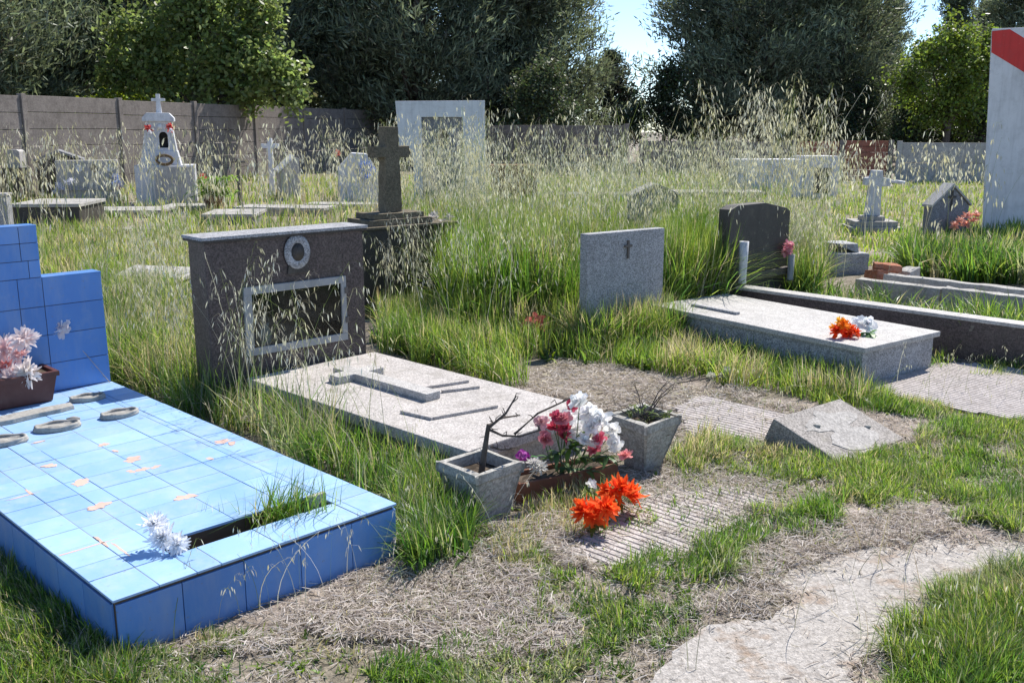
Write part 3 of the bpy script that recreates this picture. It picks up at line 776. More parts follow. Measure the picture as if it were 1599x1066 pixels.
for i in range(4): bloom('bloom', f, (random.uniform(-.05, .05), random.uniform(-.03, .03), random.uniform(.0, .08)), .05, [(.72, .28, .34), (.78, .5, .5)], 12, 3, .6, .5, (R(random.uniform(20, 70)), R(random.uniform(-30, 30))), .3)
stems(f, [((0, 0, -.1), (0, 0, .03))])
# second, lower kerb behind
e0 = at(1335, 432, .22); e1 = at(1640, 467, .22); d = e1 - e0; ea = math.degrees(math.atan2(d.y, d.x)) + 90
ef = Frame(e1[:2], ea); el = d.length
root = thing('kerbstone', 'pale broken kerbstone in grass behind the kerbed grave', 'kerb', ef)
m = MB(); m.box(0, 0, -.02, .12, el * .52, .21, .006); m.box(.01, el * .53, -.02, .13, el, .2, .006); m.box(.22, .1, -.02, .33, el * .9, .235, .006); roughen(m.build('kerb_stone', M['concrete_lite'], root), .06, .010, 9)
footprint(ef, 0, 0, .33, el)
# rubble
rb = at(1330, 430, 0)
root = thing('broken_plinth', 'grey broken stepped stone base standing in grass beside red bricks', 'stone', loc=rb, rz=R(20))
sc_ = rb.y / 1500
m = MB(); wq = 34 * sc_
m.hexa([(-wq, 0, -.02), (wq, .02, -.02), (wq * 1.05, .4, -.02), (-wq, .4, -.02)], [(-wq * .98, .0, .24), (wq, .01, .22), (wq, .38, .22), (-wq, .4, .25)], .015)
m.hexa([(-wq * .9, .05, .335), (wq * .55, .06, .215), (wq * .5, .34, .22), (-wq * .8, .36, .24)], [(-wq * .85, .06, .335), (wq * .5, .07, .32), (wq * .45, .32, .33), (-wq * .75, .34, .335)], .012)
roughen(m.build('stone_block', M['granite_grey'], root), .05, .010, 9)
footprint(Frame(rb[:2], 20), -wq, 0, wq, .4)
for (px, py, rz, sx, sy, sz, lab, mt, cat, nme) in ((1375, 432, 25, .13, .08, .07, 'red broken brick lying lowest of the little heap on the kerbstone', 'brick', 'brick', 'broken_brick'), (1392, 419, -15, .12, .07, .065, 'red broken brick on top of the little heap by the grey stone base', 'brick', 'brick', 'broken_brick'), (1418, 428, 40, .1, .07, .06, 'whitish rubble chunk at the right of the red bricks', 'concrete_lite', 'rubble', 'rubble_chunk'), (1404, 438, 5, .09, .06, .05, 'small white rubble chunk below the red bricks', 'white_marble', 'rubble', 'rubble_chunk')):
    b = at(px, py + 8, .10); b.z = .14
    if py < 422: b = first_brick + Vector((.05, .0, .064))
    elif cat == 'brick': first_brick = b.copy()
    m = MB(); r_ = lambda: random.uniform(-.012, .012)
    m.hexa([(-sx + r_(), -sy + r_(), -.16 if py > 422 else 0), (sx + r_(), -sy + r_(), -.16 if py > 422 else 0), (sx + r_(), sy + r_(), 0), (-sx + r_(), sy, 0)], [(-sx + r_(), -sy + r_(), sz + r_()), (sx + r_(), -sy + r_(), sz + r_()), (sx * .9 + r_(), sy + r_(), sz), (-sx, sy, sz + r_())], .008)
    o = m.build(nme, M[mt], None, False, b); roughen(o, .025, .006, 22); o.rotation_euler = (R(random.uniform(-6, 6)), R(random.uniform(-6, 6)), R(rz)); tag(o, lab, cat)
# dark stone lump and withered flower by the kerb's end
b = at(1562, 548); m = MB(); m.blob((0, 0, .05), (.13, .09, .09), 3, .5, 3); o = m.build('stone_lump', M['grey_stone'], None, True, b); tag(o, 'rough grey stone lump against the brown kerb', 'stone')
b = at(1572, 522, .12); f = thing('withered_flower', 'withered cream flower tuft above the grey stone lump', 'flower', loc=b)
bloom('bloom', f, (0, 0, .05), .06, [(.6, .55, .45), (.5, .42, .3)], 18, 3, .6, .3, (R(40), 0), .4); stems(f, [((0, 0, -.1), (0, 0, .05))], mat=M['twig'])

# ================================================================== TILTED GRANITE BLOCK
ql = Vector((1.246, 4.389, .150)); qf = at(1312, 722, .012); qb = at(1312, 622, .14); qr = ql + (qf - ql) + (qb - ql)
nrm = (qf - ql).cross(qb - ql).normalized(); nrm = nrm if nrm.z > 0 else -nrm
top4 = [ql, qf, qr, qb]; bot4 = [p - nrm * .15 for p in top4]
cen = sum(top4, Vector()) / 4; cen.z = 0
m = MB(); m.hexa([p - cen for p in bot4], [p - cen for p in top4], .006)
bkr = thing('tilted_block', 'square granite block tipped over on one edge in the grass', 'stone block', loc=cen)
roughen(m.build('granite_block', M['block_stone'], bkr), .03, .0016, 22)
ex_ = (qr - qb) ; ey_ = (qb - ql)
def onb(a, b, k=.0015): return ql + (qf - ql) * a + (qb - ql) * b + nrm * k - cen
m = MB(); q = random.Random(2)
for (ca, cb, ra, rb_) in ((.50, .52, .44, .13), (.34, .52, .15, .36), (.72, .50, .22, .30)):
    n = 22; pts = [(ca + ra * math.cos(2 * math.pi * k / n) * q.uniform(.88, 1.1), cb + rb_ * math.sin(2 * math.pi * k / n) * q.uniform(.88, 1.1)) for k in range(n)]
    ex2 = .002 + .0012 * ca
    m.prism([onb(a, b, -.002) for a, b in pts], [onb(a, b, ex2) for a, b in pts])
m.build('mortar_smear', M['smear'], bkr)
m = MB(); m.blob(onb(.62, .80, .004), (.018, .014, .008), 1, .4, 2); m.build('mortar_lump', M['concrete'], bkr, True)
m = MB(); m.blob(onb(.34, .30, .004), (.02, .012, .008), 2, .4, 2); m.build('mortar_lump', M['concrete'], bkr, True)
BLOCK.append([ql[:2], qf[:2], qr[:2], qb[:2]])

# ================================================================== STRUCTURE: ground, path, ribbed paving
def ragged(poly, step=.04, amp=.035, seed=0):
    out = []
    for i in range(len(poly)):
        a = Vector(poly[i]); b = Vector(poly[(i + 1) % len(poly)]); n = max(1, int((b - a).length / step))
        nr = Vector((-(b - a).y, (b - a).x, 0)).normalized()
        for k in range(n):
            p = a.lerp(b, k / n); s = float(vnoise(p.x, p.y, .11, seed)) + .5 * float(vnoise(p.x, p.y, .04, seed + 1)) - .75
            out.append(p + nr * s * amp * 2)
    return out
PATH = [(1000, 1090), (1050, 1020), (1090, 985), (1190, 962), (1235, 938), (1215, 905), (1260, 885), (1330, 872), (1400, 850), (1520, 842), (1640, 850), (1640, 905), (1540, 905), (1470, 925), (1440, 958), (1400, 985), (1370, 1000), (1345, 1050), (1340, 1090)]
pw = ragged([at(*p) for p in PATH])
PATHW = [(p.x, p.y) for p in pw]
R1 = [at(*p)[:2] for p in ((880, 870), (950, 890), (1030, 905), (1105, 850), (1200, 800), (1215, 772), (1120, 762), (1010, 775), (935, 815))]
R2 = [at(*p)[:2] for p in ((1345, 606), (1470, 570), (1640, 572), (1640, 668), (1560, 655), (1440, 632))]
R3 = [at(*p)[:2] for p in ((1055, 640), (1110, 612), (1240, 640), (1200, 690), (1090, 700))]
xsn = np.unique(np.concatenate([np.linspace(-250, -30, 12), np.linspace(-30, -5, 26), np.linspace(-5, 6, 200), np.linspace(6, 30, 26), np.linspace(30, 250, 12)]))
ysn = np.unique(np.concatenate([np.linspace(-60, .5, 14), np.linspace(.5, 9, 170), np.linspace(9, 40, 40), np.linspace(40, 350, 14)]))
GX, GY = np.meshgrid(xsn, ysn); GZ = ground_z(GX, GY)
def masked(poly): return inside(GX.ravel(), GY.ravel(), poly).reshape(GX.shape)
GZ = np.where(masked(PATHW), -.02, GZ)
for R_ in (R1, R2, R3): GZ = np.where(masked(R_), -.004 + GZ * .25, GZ)
nx, ny = len(xsn), len(ysn)
idx = np.arange(nx * ny).reshape(ny, nx)
Qs = np.stack([idx[:-1, :-1], idx[:-1, 1:], idx[1:, 1:], idx[1:, :-1]], -1).reshape(-1, 4)
def ground_mat():
    t = NT('dry_earth'); co = t.coord()
    a = t.noise(co, .9, 6); b = t.noise(co, 14., 8, .7); c = t.noise(co, 70., 5)
    c1 = t.ramp(b, [(.3, (.23, .185, .16)), (.5, (.39, .325, .285)), (.72, (.52, .455, .41))])
    c2 = t.ramp(b, [(.3, (.13, .115, .085)), (.7, (.30, .26, .20))])
    col = t.mix(t.ramp(a, [(.42, (0, 0, 0)), (.6, (1, 1, 1))]), c2, c1)
    sp = t.ramp(c, [(.35, (.45, .45, .45)), (.6, (1.1, 1.1, 1.1))]); col = t.mix(1., col, sp, 'MULTIPLY')
    return t.finish(col, .95, t.mix(.5, b, c), .02, .8, .15)
M['ground'] = ground_mat()
o = npmesh('ground', np.stack([GX, GY, GZ], -1).reshape(-1, 3), Qs, M['ground']); tag(o, kind='structure')

def path_mat():
    t = NT('sandy_concrete'); co = t.coord()
    a = t.noise(co, 3.2, 7, .65); b = t.noise(co, 40., 6, .7); c = t.noise(co, 160., 3)
    base = t.ramp(b, [(.28, (.30, .275, .25)), (.45, (.39, .36, .33)), (.65, (.475, .44, .405))])
    base = t.mix(t.ramp(a, [(.52, (0, 0, 0)), (.62, (.9, .9, .9))]), base, t.ramp(b, [(.3, (.23, .16, .11)), (.7, (.36, .27, .2))]))
    cr = t.n('TexVoronoi', feature='DISTANCE_TO_EDGE', ins={'Vector': t.mix(.12, co, t.n('TexNoise', ins={'Vector': co, 'Scale': 6.}).outputs['Color']), 'Scale': 1.7}).outputs['Distance']
    base = t.mix(t.ramp(cr, [(.0, (.22,) * 3), (.008, (0,) * 3)]), base, (.17, .13, .10))
    pv = t.n('TexVoronoi', ins={'Vector': co, 'Scale': 130.}).outputs['Color']
    base = t.mix(.35, base, t.mix(1., base, t.ramp(t.n('RGBToBW', ins={'Color': pv}).outputs[0], [(.2, (.4,) * 3), (.8, (1.5,) * 3)]), 'MULTIPLY'))
    return t.finish(base, .95, t.mix(.5, b, c), .009, .85, .15)
M['path'] = path_mat()
m = MB(); bmv = m.bm; f_ = bmv.faces.new([bmv.verts.new((p.x, p.y, .007)) for p in pw])
ret = bmesh.ops.extrude_face_region(bmv, geom=[f_]); 
for v in [g_ for g_ in ret['geom'] if isinstance(g_, bmesh.types.BMVert)]: v.co.z = -.03
o = m.build('path', M['path']); tag(o, kind='structure')

def ribbed(corner_px, ang, wx, ly, pitch, z, keep, gd=.011):
    fr = Frame(at(*corner_px)[:2], ang); m = MB(); bm = m.bm
    n = int(wx / pitch); prof = []
    for k in range(n):
        x = k * pitch; prof += [(x, 0), (x + pitch * .70, 0), (x + pitch * .76, -gd), (x + pitch * .94, -gd)]
    prof.append((n * pitch, 0))
    ns = 40
    grid = []
    for j in range(ns + 1):
        y = ly * j / ns
        grid.append([bm.verts.new(fr.world(x, y, z + dz + float(vnoise(x, y, .2, 8) - .5) * .006)) for x, dz in prof])
    for j in range(ns):
        for i in range(len(prof) - 1):
            x = prof[i][0]; y = ly * j / ns
            if keep(x, y, fr): bm.faces.new((grid[j][i], grid[j][i + 1], grid[j + 1][i + 1], grid[j + 1][i]))
    bmesh.ops.delete(bm, geom=[v for v in bm.verts if not v.link_faces], context='VERTS')
    o = m.build('ribbed_paving', M['paving']); tag(o, kind='structure'); return o
M['paving'] = stone('paving_cement', (.50, .455, .43), .72, .25, 130., .95, (.24, .205, .18), .6, .7, .15, 6.)
def keep1(x, y, fr):
    p = fr.world(x, y)
    return bool(inside(np.array([p.x]), np.array([p.y]), R1)[0]) 
ribbed((1000, 930), 46, 1.1, 1.0, .033, .014, keep1)
def keep2(x, y, fr):
    p = fr.world(x, y)
    return bool(inside(np.array([p.x]), np.array([p.y]), R2)[0]) 
ribbed((1600, 720), 37, 1.7, 1.7, .036, .012, keep2, .0055)
def keep3(x, y, fr):
    p = fr.world(x, y)
    return bool(inside(np.array([p.x]), np.array([p.y]), R3)[0]) 
ribbed((1110, 730), 46, 1.0, 1.1, .036, .012, keep3)

# ================================================================== DISTANT GRAVES
def block(name, label, cat, bx, by, lx, ang, topy, depth, mat, group=None, z0=0):
    """front face: right corner stands at (bx, by), left corner at column lx, top at row topy"""
    fr, w = front(bx, by, lx, ang, z0); z = fr.face(bx, topy)[1]
    root = thing(name, label, cat, fr, group=group); footprint(fr, 0, 0, w, depth, .02)
    return fr, w, z, root
# tall white slab with red band (right edge)
wm0 = deep(1533, 372, 13.2); wf = Frame(wm0[:2], -25)
root = thing('white_pillar', 'tall white painted pillar with a red diagonal band at the right edge', 'monument', wf)
zt_ = wf.face(1549, 45)[1]; xi = wf.face(1549, 45)[0]; ww = 1.25
m = MB(); m.extrude_xz([(0, .02), (ww, .02), (ww - xi, zt_), (xi, zt_)], 0, .35, .008); m.build('painted_panel', M['white_paint'], root)
m = MB(); m.box(-.08, -.12, -.03, ww + .08, .45, .10, .01); m.build('plinth', M['concrete'], root)
pa = [wf.face(*p) for p in ((1549, 49), (1577, 46), (1640, 85), (1640, 138), (1548, 82))]
m = MB(); m.prism([(x, -.004, z) for x, z in pa], [(x, .004, z) for x, z in pa]); m.build('red_band', M['red_paint'], root)
footprint(wf, 0, 0, ww, .4)
# gable headstone on the right
fr, w, z, root = block('gable_headstone', 'grey gabled headstone left of the tall white pillar', 'headstone', 1506, 395, 1449, 22, 290, .13, 'granite_grey')
zs = fr.face(1504, 322)[1]
m = MB(); m.extrude_xz([(0, -.02), (w, -.02), (w, zs), (w / 2, z), (0, zs)], 0, .13, .006); m.build('stone_body', M['grey_stone'], root)
m = MB(); m.extrude_xz([(-.02, zs), (w / 2, z + .002), (w + .02, zs), (w + .02, zs + .03), (w / 2, z + .035), (-.02, zs + .03)], -.02, .15, .003); m.build('gable_capping', M['granite_pale'], root)
m = MB(); hh_ = z - .05; m.box(w / 2 - .012, -.012, hh_ - .25, w / 2 + .012, -.001, hh_, .002); m.box(w / 2 - .06, -.013, hh_ - .09, w / 2 + .06, -.0015, hh_ - .065, .002); m.build('cross_relief', M['granite_black'], root)
f = thing('salmon_flowers', 'bunch of salmon pink flowers between gabled headstone and white pillar', 'flowers', loc=deep(1508, 385, fr.A.y - .1)); f.location.z = 0
for i, (px, py) in enumerate(((1498, 345), (1510, 338), (1520, 345), (1508, 350), (1524, 336), (1490, 352))): bloom('bloom', f, deep(px, py, f.location.y) - f.location, .07, [(.75, .36, .25), (.75, .5, .42)], 14, 3, .6, .4, (R(random.uniform(20, 70)), R(random.uniform(-30, 30))), .3)
stems(f, [((0, 0, 0), deep(1508, 350, f.location.y) - f.location)])
# white cross on stepped base
b = at(1360, 362); k_ = b.y / 1500
root = thing('white_cross', 'white cross leaning on a stepped pale stone base in the far lawn', 'cross', loc=b, rz=R(-4))
m = MB(); m.box(-.36, -.25, -.02, .38, .35, .09, .008); m.box(-.3, -.2, .0905, .32, .3, .17, .008); m.box(-.16, -.1, .1705, .16, .18, .235, .008); m.build('stepped_base', M['concrete_lite'], root)
m = MB(); zc = (352 - 283) * k_ + .0; zt_ = (352 - 266) * k_ + .08; zc += .08
m.extrude_xz([(-.11, .236), (.11, .236), (.085, zc - .07), (.2, zc - .06), (.2, zc + .05), (.09, zc + .06), (.075, zt_), (-.075, zt_), (-.09, zc + .06), (-.17, zc + .05), (-.17, zc - .06), (-.085, zc - .07)], 0, .12, .012); o = m.build('cross_body', M['white_marble'], root); o.rotation_euler = (0, R(2), 0)
footprint(Frame(b[:2], -4), -.36, -.25, .38, .35)
m = MB(); m.tube([(.18, .02, zc + .01), (.36, .02, zc - .01), (.43, .0, zc - .02)], .03, .025, 8); m.build('broken_arm', M['white_marble'], root)
# blue white wall tomb with niche column
fr, w, z, root = block('wall_tomb', 'long low bluish white tomb ending in a taller niche column', 'tomb', 1306, 310, 1152, 4, 249, .8, 'white_paint')
x1, zc = fr.face(1258, 244)
m = MB(); m.box(0, 0, -.02, x1, .8, z, .01); m.build('low_wall', M['white_paint'], root)
m = MB(); n0, n1 = fr.face(1270, 262); n2, n3 = fr.face(1294, 302)
m.box(x1 + .001, -.06, -.02, n0, .8, zc, .006); m.box(n2, -.06, -.02, w, .8, zc, .006); m.box(n0, -.055, n1, n2, .8, zc - .001, 0); m.box(n0, -.055, -.02, n2, .8, n3, 0); m.box(n0, .15, n3, n2, .79, n1, 0)
m.build('niche_column', M['white_marble'], root)
m = MB(); m.box(n0, .05, n3, n2, .06, n1, 0); m.build('niche_glass', M['dark'], root)
# arched grey headstone in the long grass
fr, w, z, root = block('gable_headstone', 'weathered grey gabled headstone sunk in long grass behind the square granite headstone', 'headstone', 1056, 402, 986, 12, 289, .22, 'granite_grey')
zs = fr.face(1056, 306)[1]
m = MB(); m.extrude_xz([(0, -.02), (w, -.02), (w, zs), (w * .5, z), (0, zs)], 0, .22, .006); m.build('stone_body', M['grey_stone'], root)
m = MB(); m.extrude_xz([(-.02, zs), (w / 2, z + .001), (w + .02, zs), (w + .02, zs + .022), (w / 2, z + .024), (-.02, zs + .022)], -.02, .24, .003); m.build('gable_capping', M['concrete_lite'], root)
m = MB(); m.tube([(w * .5 + .17 * math.cos(a), -.006, zs - .12 + .13 * math.sin(a)) for a in [math.pi * k / 14 for k in range(15)]], .012, .012, 6); m.build('arch_relief', M['concrete_lite'], root)
# low slabs glimpsed through the oats
for (bx, by, lx, ang, ty, dp, lab) in ((1010, 318, 785, 2, 303, .7, 'long low pale slab glimpsed behind tall oats left of the gabled headstone'), (1192, 321, 1040, -3, 300, .7, 'low pale slab glimpsed behind the dark headstone')):
    fr, w, z, root = block('low_grave', lab, 'grave', bx, by, lx, ang, ty, dp, '')
    m = MB(); m.box(0, 0, -.02, w, dp, z - .04, .006); m.build('grave_base', M['grey_stone'], root)
    m = MB(); m.box(-.03, -.03, z - .0395, w + .03, dp + .03, z, .006); m.build('cover_slab', M['concrete_lite'], root)
# ochre masonry pier
fr, w, z, root = block('ochre_pier', 'squat ochre brown masonry pier among the oats right of the tall white block', 'monument', 838, 335, 770, 5, 258, .6, '')
m = MB(); m.box(0, 0, -.02, w, .6, z - .08, .01); m.build('pier_body', M['gold_brown'], root); m = MB(); m.box(-.05, -.05, z - .0795, w + .05, .65, z, .01); m.build('pier_cap', M['gold_brown'], root)
# tall white block with stone panel
fr = Frame(deep(641, 300, 15.)[:2], 3)
root = thing('white_monument', 'large white slab monument with a dark stone panel above the stone cross', 'monument', fr)
def fz(px, py): return fr.face(px, py)
oz = [fz(645, 247), fz(641, 233), fz(624, 231), fz(617, 158), fz(757, 157), fz(758, 260)]
xl0 = oz[0][0]; xr0 = oz[5][0]
p0x, p0z = fz(658, 183); p1x, p1z = fz(722, 181)
m = MB(); m.extrude_xz([(xl0, -.02), (p0x, -.02), (p0x, p0z), (p1x, p0z), (p1x, -.02), (xr0, -.02), (oz[4][0], oz[4][1]), oz[3], oz[2], oz[1], (xl0, oz[0][1])], 0, .4, .006)
m.build('white_slab', M['white_paint'], root)
m = MB(); m.box(p0x + .001, .05, -.02, p1x - .001, .38, p0z - .001, .004); m.build('stone_panel', M['grey_stone'], root)
m = MB(); mx = (p0x + p1x) / 2; m.lathe([(.10, 0), (.10, .02), (.075, .03), (.07, .015), (.002, .015)], n=20, sy=1.3); o = m.build('medallion', M['cross_stone'], root, True, (mx, .0485, p0z - .3)); o.rotation_euler = (R(90), 0, 0)
footprint(fr, 0, 0, xr0, .4)

# white shrine with cross
fr, w, z, root = block('white_shrine', 'white shrine with arched niche and small cross on a broad pedestal', 'shrine', 308, 318, 214, 16, 258, .8, '')
m = MB(); m.box(0, 0, -.02, w, .8, z, .01); m.build('pedestal', M['white_marble'], root)
tl = fr.face(236, 262); tr = fr.face(318, 318)
m = MB(); m.extrude_xz([(tl[0] + .02, 0.0), (w + .02, 0.0), (w - .05, z - .03), (tl[0] + .1, z - .03)], -.06, -.001, .006); m.build('front_panel', M['granite_pale'], root)
a0, az = fr.face(219, 254, .2); a1, _ = fr.face(283, 254, .2); b0_, bz = fr.face(222, 236, .2); b1_, _ = fr.face(276, 236, .2)
t0, tz = fr.face(227, 190, .2); t1, _ = fr.face(267, 190, .2)
m = MB(); zz = z + .002
m.prism([(a0, .12, zz), (a1, .12, zz), (a1, .72, zz), (a0, .72, zz)], [(a0 + .06, .16, bz), (a1 - .06, .16, bz), (a1 - .06, .68, bz), (a0 + .06, .68, bz)], .01); m.build('stepped_foot', M['white_marble'], root)
nxc = fr.face(255, 215, .2)[0]; nz0 = fr.face(255, 231, .2)[1]; nz1 = fr.face(255, 206, .2)[1]
m = MB()
arc = [(nxc + .085 * math.cos(a), nz1 - .085 + .085 * math.sin(a)) for a in [math.pi * k / 10 for k in range(11)]]
hole = [(nxc + .085, nz0)] + arc + [(nxc - .085, nz0)]
# body around the arched opening: left and right halves plus back
lh = [(b0_, bz + .001), (nxc, bz + .001), (nxc, nz0), (nxc - .085, nz0)] + arc[::-1][:6] + [(nxc, tz)] + [(t0, tz)]
rh = [(b1_, bz + .001), (t1, tz), (nxc, tz)] + arc[:6][::-1] + [(nxc + .085, nz0), (nxc, nz0), (nxc, bz + .001)]
for pts in (lh, rh): m.extrude_xz(pts, .2, .62, 0)
m.build('niche_body', M['white_marble'], root)
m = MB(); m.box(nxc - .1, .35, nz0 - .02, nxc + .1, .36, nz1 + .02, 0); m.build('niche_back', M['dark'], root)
m = MB(); m.extrude_xz([(t0 - .06, tz + .001), (t1 + .06, tz + .001), (t1 + .06, tz + .07), (t1 - .03, tz + .17), (t0 + .03, tz + .17), (t0 - .06, tz + .07)], .14, .66, .012); m.build('cap_stone', M['white_marble'], root)
ccx, ctz = fr.face(246, 147, .4); _, cz_ = fr.face(246, 156, .4); ah = .028
m = MB(); cw_ = .05; cb = tz + .1705
m.extrude_xz([(ccx - cw_ * 1.1, cb), (ccx + cw_ * 1.1, cb), (ccx + cw_ * .8, cz_ - ah), (ccx + .13, cz_ - ah), (ccx + .13, cz_ + ah), (ccx + cw_ * .8, cz_ + ah), (ccx + cw_ * .8, ctz), (ccx - cw_ * .8, ctz), (ccx - cw_ * .8, cz_ + ah), (ccx - .13, cz_ + ah), (ccx - .13, cz_ - ah), (ccx - cw_ * .8, cz_ - ah)], .37, .45, .006); m.build('cross', M['white_marble'], root)
m = MB(); m.lathe([(.05, 0), (.05, .015), (.002, .02)], n=16, sy=1.2); o = m.build('oval_portrait', M['porcelain'], root, True, (nxc - .05, .199, tz - .1)); o.rotation_euler = (R(90), 0, 0)
for (px, py, lab, c) in ((232, 202, 'red and white flower ball on the left shoulder of the white shrine', (.6, .06, .06)), (266, 199, 'red flower ball on the right shoulder of the white shrine', (.62, .1, .07))):
    p = deep(px, py + 8, fr.A.y + .1); f = thing('red_flower', lab, 'flower', loc=p); q_ = deep(px, py, p.y) - p
    bloom('bloom', f, q_, .10, [c, (.65, .2, .18)], 18, 4, .8, .4, (R(50), 0), .4); bloom('bloom', f, q_ + Vector((.03, -.05, -.06)), .055, [(.75, .75, .75)], 10, 3, .8, .5, (R(50), 0), .3); stems(f, [((0, .1, -.25), q_)])
f = thing('dry_wreath', 'small ochre dried wreath at the foot of the white shrine', 'wreath', loc=fr.world(fr.face(257, 252)[0], -.02, z + .01))
m = MB(); m.tube([(.16 * math.cos(a), .0, .1 + .09 * math.sin(a)) for a in [2 * math.pi * k / 20 for k in range(21)]], .03, .03, 6, False); m.build('wreath_ring', M['gold_brown'], f, True)
# red flower and bright bush in a pot
pb = at(336, 330); f = thing('potted_plant', 'bright green potted plant with a clay pot right of the white shrine', 'potted plant', loc=pb)
m = MB(); m.lathe([(.14, 0), (.19, .24), (.21, .25), (.21, .29), (.18, .29), (.17, .24)], n=18); m.build('pot', M['terracotta'], f, True)
leaf_bits('leaves', f, [(random.gauss(0, .2), random.gauss(0, .12), random.uniform(.28, .62)) for _ in range(120)], .11, (.22, .36, .06), 8)
p = deep(316, 300, pb.y + .3); f = thing('red_flower', 'red flower head above bright leaves right of the shrine pedestal', 'flower', loc=Vector((p.x, p.y, 0)))
bloom('bloom', f, deep(316, 277, p.y) - f.location, .10, [(.66, .07, .05), (.6, .12, .1)], 16, 4, .9, .4, (R(50), 0), .4); stems(f, [((0, 0, 0), deep(316, 277, p.y) - f.location)], .006)

# grey tombs on the left
fr, w, z, root = block('house_tomb', 'dark grey tomb with a gabled roof behind the low marble headboard', 'tomb', 132, 312, 62, 22, 238, .9, '')
zs = fr.face(62, 253)[1]
m = MB(); m.extrude_xz([(0, -.02), (w, -.02), (w, zs), (w * .5, z), (0, zs)], 0, .9, .008); m.build('tomb_body', M['granite_black'], root)
m = MB(); m.extrude_xz([(-.06, zs), (w * .5, z + .001), (w + .06, zs), (w + .06, zs + .05), (w * .5, z + .055), (-.06, zs + .05)], -.06, .96, .005); m.build('roof', M['grey_stone'], root)
fr, w, z, root = block('marble_headboard', 'wide low pale grey headboard with two round medallions', 'headstone', 188, 318, 92, 18, 250, .3, '')
m = MB(); m.box(0, 0, -.02, w, .3, z, .01); m.build('headboard', M['granite_pale'], root)
m = MB(); m.box(.1, -.04, z * .32, w - .1, -.001, z * .40, .004); m.build('ledge', M['granite_grey'], root)
for px, mt in ((123, 'porcelain'), (147, 'dark'), (172, 'porcelain')):
    x_, z_ = fr.face(px, 263); m = MB(); m.lathe([(.06, 0), (.065, .012), (.045, .02), (.04, .01), (.002, .01)], n=18, sy=1.25); o = m.build('medallion', M[mt], root, True, (x_, -.001, z_)); o.rotation_euler = (R(90), 0, 0)
f = thing('blue_flowers', 'blue and white flower bunch at the right end of the low headboard', 'flowers', loc=fr.world(w - .05, -.12, 0))
for px, py, c in ((181, 275, (.25, .35, .65)), (186, 283, (.35, .45, .7)), (191, 289, (.6, .62, .7)), (180, 287, (.2, .3, .6)), (187, 292, (.55, .25, .3))): bloom('bloom', f, deep(px, py, f.location.y) - f.location, .08, [c], 14, 3, .7, .4, (R(50), 0), .4)
stems(f, [((0, 0, 0), deep(186, 283, f.location.y) - f.location)], .006)
f = thing('white_flowers', 'white spiky flower bunch at the left foot of the low headboard', 'flowers', loc=fr.world(.05, -.12, 0))
for px, py in ((92, 290), (100, 295), (112, 284), (88, 298), (104, 286)): bloom('bloom', f, deep(px, py, f.location.y) - f.location, .10, [(.7, .7, .74)], 14, 3, .7, .2, (R(50), 0), .4)
stems(f, [((0, 0, 0), deep(98, 290, f.location.y) - f.location)], .006)
# left edge
fr, w, z, root = block('grey_plinth', 'dark grey plinth at the far left edge', 'tomb', 34, 318, -40, 20, 263, .8, '')
m = MB(); m.box(0, 0, -.02, w, .8, z, .01); m.build('plinth_body', M['granite_black'], root)
p = fr.face(20, 262); wb = fr.face(32, 262)[0] - fr.face(9, 262)[0]; zb = fr.face(20, 234)[1]
o = MB().extrude_xz([(-wb / 2, 0), (wb / 2, 0), (wb / 2, zb - z - .04), (wb * .3, zb - z), (-wb * .3, zb - z), (-wb / 2, zb - z - .04)], 0, .25, .006).build('stone_urn_box', M['granite_pale'], None, False, fr.world(p[0], .2, z + .001)); tag(o, 'small pinkish pale stone box standing on the dark plinth', 'urn')
fr, w, z, root = block('small_headstone', 'small speckled grey headstone just above the blue headboard at the left edge', 'headstone', 18, 385, -40, 10, 302, .2, '')
m = MB(); m.box(0, 0, -.02, w, .2, z - .03, .006); m.build('stone_body', M['granite_grey'], root); m = MB(); m.box(-.015, -.015, z - .0295, w + .015, .215, z, .004); m.build('capping', M['granite_pale'], root)
for (bx, by, lx, ang, ty, dp, lab, mt) in (
    (126, 358, 22, 4, 318, 1.1, 'dark sided box grave with pale flat top below the house tomb', 'granite_black'),
    (250, 340, 132, 3, 328, .8, 'low pale flat grave right of the dark box grave', 'grey_stone'),
    (330, 330, 252, 2, 322, .7, 'thin pale slab in front of the white shrine', 'grey_stone'),
    (398, 350, 318, 5, 334, 1.0, 'dark edged low slab carrying the potted plant', 'grey_stone'),
    (505, 338, 368, -10, 325, .6, 'long narrow pale kerb slab right of the potted plant', 'concrete_lite'),
    (602, 328, 478, -4, 319, .5, 'narrow pale kerb slab left of the stone cross', 'concrete_lite'),
    (290, 364, 62, 1, 357, .12, 'thin pale kerb line crossing the yellow grass left of the brown monument', 'concrete_lite')):
    fr, w, z, root = block('flat_grave', lab, 'grave', bx, by, lx, ang, ty, dp, '')
    m = MB(); m.box(0, 0, -.02, w, dp, max(.03, z - .05), .006); m.build('grave_base', M[mt], root)
    m = MB(); m.box(-.03, -.03, max(.0305, z - .0495), w + .03, dp + .03, max(.06, z), .006); m.build('cover_slab', M['concrete_lite'], root)
